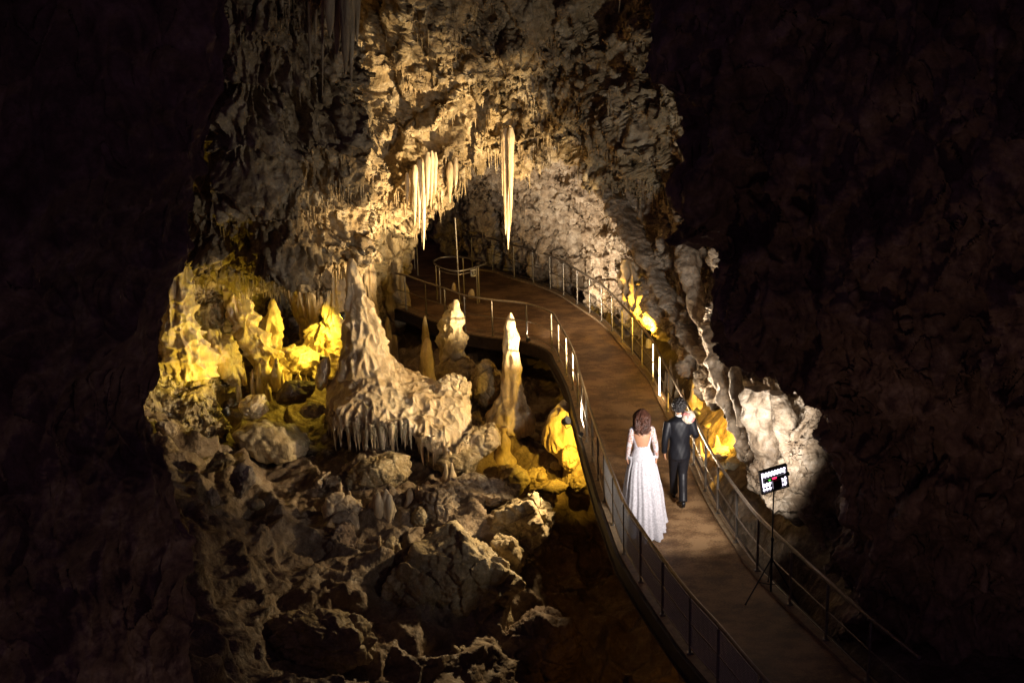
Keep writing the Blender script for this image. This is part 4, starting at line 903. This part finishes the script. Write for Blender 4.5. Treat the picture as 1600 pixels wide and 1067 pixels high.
# ------------------------------------------------------------------ the couple
M['skin'] = plain('skin', (0.50, 0.25, 0.14), 0.5, 0, 25, 0.08, 0.1)
M['suit'] = plain('black satin suit', (0.007, 0.007, 0.010), 0.5, 0, 60, 0.3, 0.2)
M['trouser'] = plain('black trousers', (0.014, 0.013, 0.016), 0.42, 0, 60, 0.3, 0.2)
M['shoe'] = plain('black leather', (0.01, 0.01, 0.011), 0.18, 0, 60, 0.3, 0.05)
M['hairb'] = plain('black curls', (0.012, 0.009, 0.008), 0.5, 0, 60, 0.4, 0.2)
M['hair'] = plain('brown hair', (0.075, 0.030, 0.018), 0.38, 0, 20, 0.6, 0.2)
M['dress'] = plain('ivory lace over satin', (0.60, 0.58, 0.62), 0.8, 0, 34, 0.20, 0.7, 0.008)
for k_ in ('suit', 'trouser'): M[k_].node_tree.nodes['Principled BSDF'].inputs['Specular IOR Level'].default_value = 0.28
M['petal'] = plain('cream rose petals', (0.62, 0.50, 0.38), 0.6, 0, 30, 0.2)
M['pink'] = plain('pink rose petals', (0.60, 0.22, 0.20), 0.6, 0, 30, 0.25)
M['leaf'] = plain('bouquet leaves', (0.07, 0.13, 0.03), 0.5, 0, 30, 0.3)
def lacemat():
    m, nt, N, L, b = newmat('white lace over skin')
    tc = N.new('ShaderNodeTexCoord'); v = N.new('ShaderNodeTexVoronoi'); v.feature = 'DISTANCE_TO_EDGE'; v.inputs['Scale'].default_value = 26
    n = N.new('ShaderNodeTexNoise'); n.inputs['Scale'].default_value = 14; L.new(tc.outputs['Object'], n.inputs['Vector'])
    L.new(tc.outputs['Object'], v.inputs['Vector'])
    a = N.new('ShaderNodeMath'); a.operation = 'MULTIPLY_ADD'; L.new(n.outputs['Fac'], a.inputs[0]); a.inputs[1].default_value = 0.7; L.new(v.outputs['Distance'], a.inputs[2])
    r = N.new('ShaderNodeValToRGB'); e = r.color_ramp.elements; e[0].position = 0.42; e[0].color = (0.58, 0.55, 0.57, 1); e[1].position = 0.58; e[1].color = (0.46, 0.24, 0.17, 1)
    L.new(a.outputs[0], r.inputs[0]); L.new(r.outputs[0], b.inputs['Base Color']); b.inputs['Roughness'].default_value = 0.7; return m
M['lace'] = lacemat()

class Fig:
    """local frame: x right, y ahead, z up, turned to the walking direction and set down at the feet"""
    def __init__(s, pos, yaw, label, h, wx=1.0):
        s.wx = wx
        s.pos = Vector(pos); s.R = np.array(Euler((0, 0, yaw)).to_matrix()); s.h = h
        s.root = empty('person', pos, label, 'person')
        s.m = Mesh()
    def T(s, P): return (np.asarray(P, float)*s.h*np.array([s.wx, 1, 1])) @ s.R.T + np.array(s.pos)
    def tube(s, pts, r, sides=14, mesh=None):
        (mesh or s.m).tube(s.T(pts), np.array(r)*s.h if not np.isscalar(r) else r*s.h, sides)
        return s
    def ball(s, c, rad, mesh=None, rot=None):
        R = s.R if rot is None else s.R @ np.array(Euler(rot).to_matrix())
        (mesh or s.m).ball(s.T([c])[0], np.array(rad)*s.h, 18, 12, R); return s
    def loft(s, rings, mesh=None, sides=48, fn=None, n=None, cap=True):
        S = np.array(rings, float)
        if n: S = crom(S, n)
        a = np.linspace(0, 2*np.pi, sides, endpoint=False)
        P = np.stack([S[:, 0:1]+S[:, 3:4]*np.cos(a), S[:, 1:2]+S[:, 4:5]*np.sin(a), S[:, 2:3]+0*a], -1)
        if fn: P = fn(P, S, a)
        W = s.T(P.reshape(-1, 3)).reshape(P.shape); mm = mesh or s.m; mm.grid(W, True)
        if cap:
            for e in (0, len(S)-1):
                mm.add(np.concatenate([W[e], W[e].mean(0, keepdims=True)]), None, [[q, (q+1) % sides, sides] for q in range(sides)])
        return s
def fuse(o, vox, it=4):
    m = o.modifiers.new('fuse', 'REMESH'); m.mode = 'VOXEL'; m.voxel_size = vox; m.use_smooth_shade = True
    k = o.modifiers.new('soften', 'SMOOTH'); k.iterations = it; k.factor = 0.5
    return o
def hand(f, wrist, d, palm_n, thumb_side, curl=0.5, mesh=None):
    """palm, four unequal bent fingers and a thumb leaving the side of the palm"""
    w = np.array(wrist, float); d = np.array(d, float); d /= np.linalg.norm(d); n_ = np.array(palm_n, float); n_ -= d*(n_@d); n_ /= np.linalg.norm(n_)
    s_ = np.cross(d, n_)*thumb_side
    for k in np.linspace(-1, 1, 4):
        f.tube([w+s_*k*0.014, w+d*0.045+s_*k*0.024, w+d*0.085+s_*k*0.028], [0.015, 0.014, 0.011], 8, mesh)
    for k, L in zip((0.031, 0.0105, -0.0105, -0.031), (0.066, 0.074, 0.069, 0.054)):
        b0 = w+d*0.083+s_*k; c1 = math.radians(25+40*curl); c2 = math.radians(60+70*curl)
        p1 = b0+(d*math.cos(c1*.6)+n_*math.sin(c1*.6))*L*0.45; p2 = p1+(d*math.cos(c1)+n_*math.sin(c1))*L*0.3; p3 = p2+(d*math.cos(c2)+n_*math.sin(c2))*L*0.27
        f.tube([b0-d*0.02, b0, p1, p2, p3], [0.010, 0.0095, 0.0088, 0.0082, 0.007], 8, mesh)
    t0 = w+d*0.028+s_*0.022; t1 = t0+d*0.03+s_*0.028+n_*0.008; t2 = t1+d*0.028+s_*0.006+n_*0.016
    f.tube([w+d*0.02+s_*0.006, t0, t1, t2], [0.014, 0.0125, 0.0105, 0.009], 8, mesh)
def head(f, c, yaw=0.0, tilt=0.0):
    c = np.array(c); Rh = np.array(Euler((tilt, 0, yaw)).to_matrix())
    def q(v): return c + Rh @ np.array(v)
    f.ball(q((0, -0.012, 0.018)), (0.074, 0.092, 0.092), rot=(tilt, 0, yaw)); f.ball(q((0, 0.026, -0.045)), (0.054, 0.058, 0.062), rot=(tilt, 0, yaw))
    f.ball(q((0, 0.052, -0.088)), (0.026, 0.026, 0.020)); f.tube([q((0, 0.082, 0.012)), q((0, 0.104, -0.026)), q((0, 0.084, -0.034))], [0.008, 0.014, 0.010], 8)
    for sx in (-1, 1):
        f.ball(q((sx*0.031, 0.072, 0.008)), (0.014, 0.012, 0.010)); f.ball(q((sx*0.076, -0.004, -0.014)), (0.010, 0.020, 0.030)); f.ball(q((sx*0.033, 0.072, 0.03)), (0.02, 0.012, 0.008))
    f.tube([q((-0.022, 0.080, -0.056)), q((0, 0.090, -0.054)), q((0.022, 0.080, -0.056))], [0.004, 0.008, 0.004], 6)

# ---- groom
gpos = PZ(1061, 786, 0.004); tanv = Vector((leftP[17].x-leftP[18].x, leftP[17].y-leftP[18].y, 0)).normalized()
yaw = math.atan2(-tanv.x, tanv.y)
G = Fig(gpos, yaw*0.75, 'groom in black suit with black curly hair holding roses over his right shoulder', 0.975, 0.92)
head(G, (0.0, 0.045, 1.615), 0.12, -0.06)
G.tube([(0, 0.0, 1.40), (0, 0.02, 1.50), (0, 0.03, 1.57)], [0.070, 0.054, 0.052])
G.loft([(0, 0, 0.86, .155, .105), (0, 0, 0.95, .165, .11), (0, 0.0, 1.08, .145, .10), (0, 0, 1.25, .17, .115), (0, 0, 1.38, .18, .10), (0, 0, 1.45, .08, .06)], n=20)
legs = {-1: [(-0.085, 0, 0.90), (-0.066, 0.16, 0.52), (-0.040, 0.26, 0.10)], 1: [(0.085, 0, 0.90), (0.066, 0.03, 0.50), (0.030, -0.20, 0.13)]}
for sx, l in legs.items(): G.tube(l, [0.078, 0.052, 0.038])
armL = [(-0.19, 0, 1.39), (-0.255, -0.05, 1.12), (-0.262, 0.0, 0.88)]
armR = [(0.19, 0, 1.39), (0.275, 0.00, 1.14), (0.215, 0.17, 1.33)]
for a_ in (armL, armR): G.tube(a_, [0.048, 0.040, 0.028])
hand(G, armL[-1], (0.02, 0.04, -1), (0.9, 0.3, 0), -1, 0.6)
hand(G, armR[-1], (-0.35, -0.15, 0.9), (-0.4, -0.9, 0), -1, 1.0)
fuse(G.m.obj('body', M['skin'], G.root), 0.0065)
mj = Mesh()
def jacketfn(P, S, a):
    P[..., 2] += 0
    fold = 0.006*np.sin(a*7+P[..., 2]*22)+0.004*np.sin(a*13-P[..., 2]*35)
    P[..., 0] *= 1+fold*1.5; P[..., 1] *= 1+fold*2.5
    return P
G.loft([(0, -0.005, 0.785, .178, .132), (0, -0.005, 0.80, .19, .142), (0, 0, 0.90, .188, .138), (0, 0.0, 1.05, .170, .124), (0, 0, 1.2, .190, .130), (0, 0, 1.33, .208, .126), (0, 0, 1.405, .196, .112), (0, 0.005, 1.450, .115, .085), (0, 0.012, 1.485, .066, .064)], mj, 72, jacketfn, 44)
for a_ in (armL, armR):
    c = crom(np.array(a_), 9); 
    G.tube([*c], [0.068, 0.070, 0.066, 0.060, 0.056, 0.054, 0.050, 0.047, 0.043], 16, mj)
o = fuse(mj.obj('jacket', M['suit'], G.root), 0.010, 3)
mj = Mesh()
G.loft([(0, 0.01, 1.462, .074, .070), (0, 0.014, 1.505, .064, .062)], mj, 32, None, 4, False); mj.obj('shirt_collar', M['white'], G.root)
mt = Mesh(); G.loft([(0, 0, 0.74, .11, .09), (0, 0, 0.82, .160, .115), (0, 0, 0.95, .165, .118)], mt, 40, None, 8)
for sx, l in legs.items():
    c = crom(np.array(l), 9); c[-1][2] -= 0.02
    G.tube([*c], [0.094, 0.096, 0.090, 0.082, 0.074, 0.070, 0.068, 0.066, 0.068], 18, mt)
fuse(mt.obj('trousers', M['trouser'], G.root), 0.010, 3)
for sx, l in legs.items():
    e = l[-1]; ms = Mesh()
    lift = 0.0 if sx < 0 else 0.03
    G.ball((e[0], e[1]+0.055, 0.045+lift*.2), (0.045, 0.115, 0.042), ms, (-0.0 if sx < 0 else -0.35, 0, 0)); G.ball((e[0], e[1]-0.01, 0.055+lift), (0.038, 0.055, 0.050), ms)
    G.tube([(e[0], e[1]-.02, 0.004+lift), (e[0], e[1]-.02, 0.04+lift)], 0.032, 12, ms)
    fuse(ms.obj('shoe', M['shoe'], G.root), 0.008, 2)
mh = Mesh(); rgh = np.random.default_rng(8)
hc = np.array([0.0, 0.030, 1.642])
for k in range(560):
    v = rgh.normal(size=3); v /= np.linalg.norm(v)
    if v[1] > 0.66 and v[2] < 0.25: continue
    if v[2] < -0.86: continue
    p = hc + v*np.array([0.102, 0.106, 0.104])*(0.88+0.24*rgh.random())
    G.ball(p, (0.013+0.009*rgh.random(),)*3, mh)
G.ball(hc, (0.088, 0.095, 0.093), mh)
mh.obj('hair', M['hairb'], G.root)
# bouquet held over his shoulder: a thing of its own
bp_ = G.T([(0.135, -0.06, 1.475)])[0]
bq = empty('bouquet', Vector(bp_), 'round bouquet of cream and pink roses over the shoulder of the groom', 'bouquet')
for k in range(17):
    a = k*2.39996; z = 1-(k+.5)/17*1.25; rr_ = math.sqrt(max(0, 1-z*z))
    c = np.array([math.cos(a)*rr_, math.sin(a)*rr_, z])
    nr = np.array(G.R) @ (np.array(Euler((1.25, 0.2, 0)).to_matrix()) @ c)
    ms = Mesh(); ctr = bp_ + nr*0.078
    for q, (rad, off) in enumerate(((0.022, 0.012), (0.032, 0.004), (0.037, -0.004))):
        for j in range(3 if q else 1):
            t_ = np.cross(nr, [0.3, 0.2, 0.9]); t_ /= np.linalg.norm(t_); t2 = np.cross(nr, t_); an = j*2.094+q
            ms.ball(ctr + nr*off + (t_*math.cos(an)+t2*math.sin(an))*(0.009*q), (rad*0.8,)*3, 10, 7)
    ms.obj('rose', M['pink'] if k % 4 == 1 else M['petal'], bq)
ms = Mesh()
for k in range(16):
    v = rgh.normal(size=3); v /= np.linalg.norm(v); v[1] = abs(v[1])*.2
    ms.ball(bp_ + v*0.075, (0.016, 0.008, 0.026), 8, 6, np.array(Euler(tuple(v*2)).to_matrix()))
ms.obj('leaves', M['leaf'], bq)
ms = Mesh(); hn = G.T([(0.19, 0.15, 1.40)])[0]; ms.tube([bp_, (bp_+hn)/2+[0, 0, .015], hn, hn+(hn-bp_)*0.45], 0.015, 10); ms.obj('stems', M['leaf'], bq)

# ---- bride
bpos = PZ(1003, 797, 0.004)
B_ = Fig(bpos, yaw*0.35, 'bride seen from behind in a long white low backed lace gown with wavy brown hair', 0.985)
head(B_, (0, 0.03, 1.545), 0.0, -0.05)
B_.tube([(0, 0.0, 1.33), (0, 0.01, 1.43), (0, 0.02, 1.50)], [0.058, 0.044, 0.045])
torso = [(0, 0, 0.80, .165, .118), (0, -0.012, 0.90, .172, .128), (0, 0.0, 1.03, .122, .090), (0, 0.0, 1.12, .122, .092), (0, 0.0, 1.24, .146, .100), (0, -0.004, 1.335, .150, .080), (0, 0.0, 1.39, .070, .052)]
B_.loft(torso, n=24)
arms = {}
for sx in (-1, 1):
    a_ = [(sx*0.150, 0, 1.335), (sx*0.205, -0.04, 1.08), (sx*0.225, 0.01, 0.865)]; arms[sx] = a_
    B_.tube(a_, [0.042, 0.034, 0.024]); B_.tube([(sx*0.08, 0, 1.36), (sx*0.15, 0, 1.335)], [0.04, 0.045])
    hand(B_, a_[-1], (-sx*0.05, 0.05, -1), (-sx*0.95, 0.1, 0), -sx, 0.9)
    B_.tube([(sx*0.08, 0, 0.85), (sx*0.075, 0.02*sx, 0.46), (sx*0.07, 0.05*sx, 0.09)], [0.08, 0.05, 0.035])
    B_.ball((sx*0.07, 0.05*sx+0.04, 0.045), (0.036, 0.1, 0.035))
fuse(B_.m.obj('body', M['skin'], B_.root), 0.0065)
# bodice with a low scalloped back
md = Mesh(); a = np.linspace(0, 2*np.pi, 120, endpoint=False)
db = np.abs((a-1.5*np.pi+np.pi) % (2*np.pi)-np.pi)     # angle from the middle of the back
topz = 1.085+0.012*np.abs(np.sin(a*9)) + 0.27*sst(0.62, 1.15, db)*sst(3.3, 1.0, db)
S = crom(np.array(torso), 60)
rows_ = []
for t in np.linspace(0, 1, 40):
    z = 0.86+(topz-0.86)*t
    rx = np.interp(z, S[:, 2], S[:, 3])+0.009; ry = np.interp(z, S[:, 2], S[:, 4])+0.009; yc = np.interp(z, S[:, 2], S[:, 1])
    rows_.append(np.stack([rx*np.cos(a), yc+ry*np.sin(a), z], -1))
Pd = np.array(rows_); md.grid(B_.T(Pd.reshape(-1, 3)).reshape(Pd.shape), True)
md.obj('bodice', M['dress'], B_.root)
def skirtfn(P, S, a):
    t = np.linspace(0, 1, len(P))[:, None]
    k1 = np.sin(a*11+1.3*np.sin(a*2)+t*1.5)+0.6*np.sin(a*23+t*2+0.7)+0.5*np.sin(a*5+.5)
    g = 1+0.075*k1*t**0.8
    P[..., 0] = S[:, 0:1]+(P[..., 0]-S[:, 0:1])*g; P[..., 1] = S[:, 1:2]+(P[..., 1]-S[:, 1:2])*g
    side_ = np.exp(-((np.abs(np.cos(a))-1)/0.10)**2)*np.exp(-((t-0.02)/0.10)**2)
    P[..., 0] += np.sign(np.cos(a))*side_*0.055
    return P
md = Mesh()
B_.loft([(0, -0.005, 0.93, .172, .128), (0, -0.012, 0.86, .186, .142), (0, -0.03, 0.74, .225, .18), (0, -0.07, 0.56, .258, .25), (0, -0.14, 0.36, .292, .35), (-0.02, -0.24, 0.18, .318, .48), (-0.045, -0.40, 0.055, .345, .66), (-0.05, -0.44, 0.008, .355, .72)], md, 260, skirtfn, 90, cap=False)
md.obj('skirt', M['dress'], B_.root)
ms = Mesh()
for z in np.arange(0.90, 1.075, 0.022):
    yb = np.interp(z, S[:, 2], S[:, 1]) - np.interp(z, S[:, 2], S[:, 4]) - 0.012
    B_.ball((0, yb, z), (0.006, 0.006, 0.006), ms)
ms.obj('button_row', M['dress'], B_.root)
for sx in (-1, 1):
    ms = Mesh(); c = crom(np.array(arms[sx]), 14); r_ = np.interp(np.arange(14), [0, 2, 7, 13], [0.055, 0.051, 0.041, 0.031])
    B_.tube([*c], r_, 20, ms); B_.tube([(sx*0.098, -0.03, 1.372), (sx*0.13, -0.01, 1.375), (sx*0.155, 0, 1.335)], [0.022, 0.034, 0.052], 16, ms)
    fuse(ms.obj('lace_sleeve', M['lace'], B_.root), 0.009, 2)
# long wavy hair in locks
ms = Mesh(); rgh = np.random.default_rng(21); hc = np.array([0, 0.018, 1.565])
B_.ball(hc, (0.084, 0.100, 0.100), ms)
for k in range(330):
    th = rgh.uniform(-2.35, 2.35); el = rgh.uniform(0.05, 1.5)           # th = 0 is the back of the head
    v = np.array([math.sin(th)*math.cos(el), -math.cos(th)*math.cos(el), math.sin(el)])
    r0 = hc+v*np.array([0.086, 0.102, 0.102])
    endz = 1.265+0.13*rgh.random()+0.05*abs(th)/2; ln = r0[2]-endz; ph = rgh.uniform(0, 6.28); q = rgh.uniform(0.012, 0.026)
    pts = []
    outv = np.array([math.sin(th*0.75)*0.096, -0.095-0.03*rgh.random() if abs(th) < 1.6 else -0.03, 0])
    for t in np.linspace(0, 1, 15):
        sp_ = min(1, t*2.0); base = np.array([r0[0]*(1-sp_)+(outv[0]*(1.0+0.18*math.sin(t*3)))*sp_, r0[1]*(1-sp_)+(outv[1]+0.018)*sp_, r0[2]-ln*t])
        if t < .35:
            base[:2] += v[:2]*0.045*math.sin(t/.35*math.pi)
        amp_ = q*sst(0.15, 0.8, np.array(t)); base += np.array([math.cos(ph+t*17)*amp_*1.3, math.sin(ph+t*17)*amp_, 0])
        pts.append(base)
    B_.tube(pts, np.interp(np.linspace(0, 1, 15), [0, .5, 1], [0.010, 0.010, 0.003]), 5, ms)
ms.obj('hair', M['hair'], B_.root)
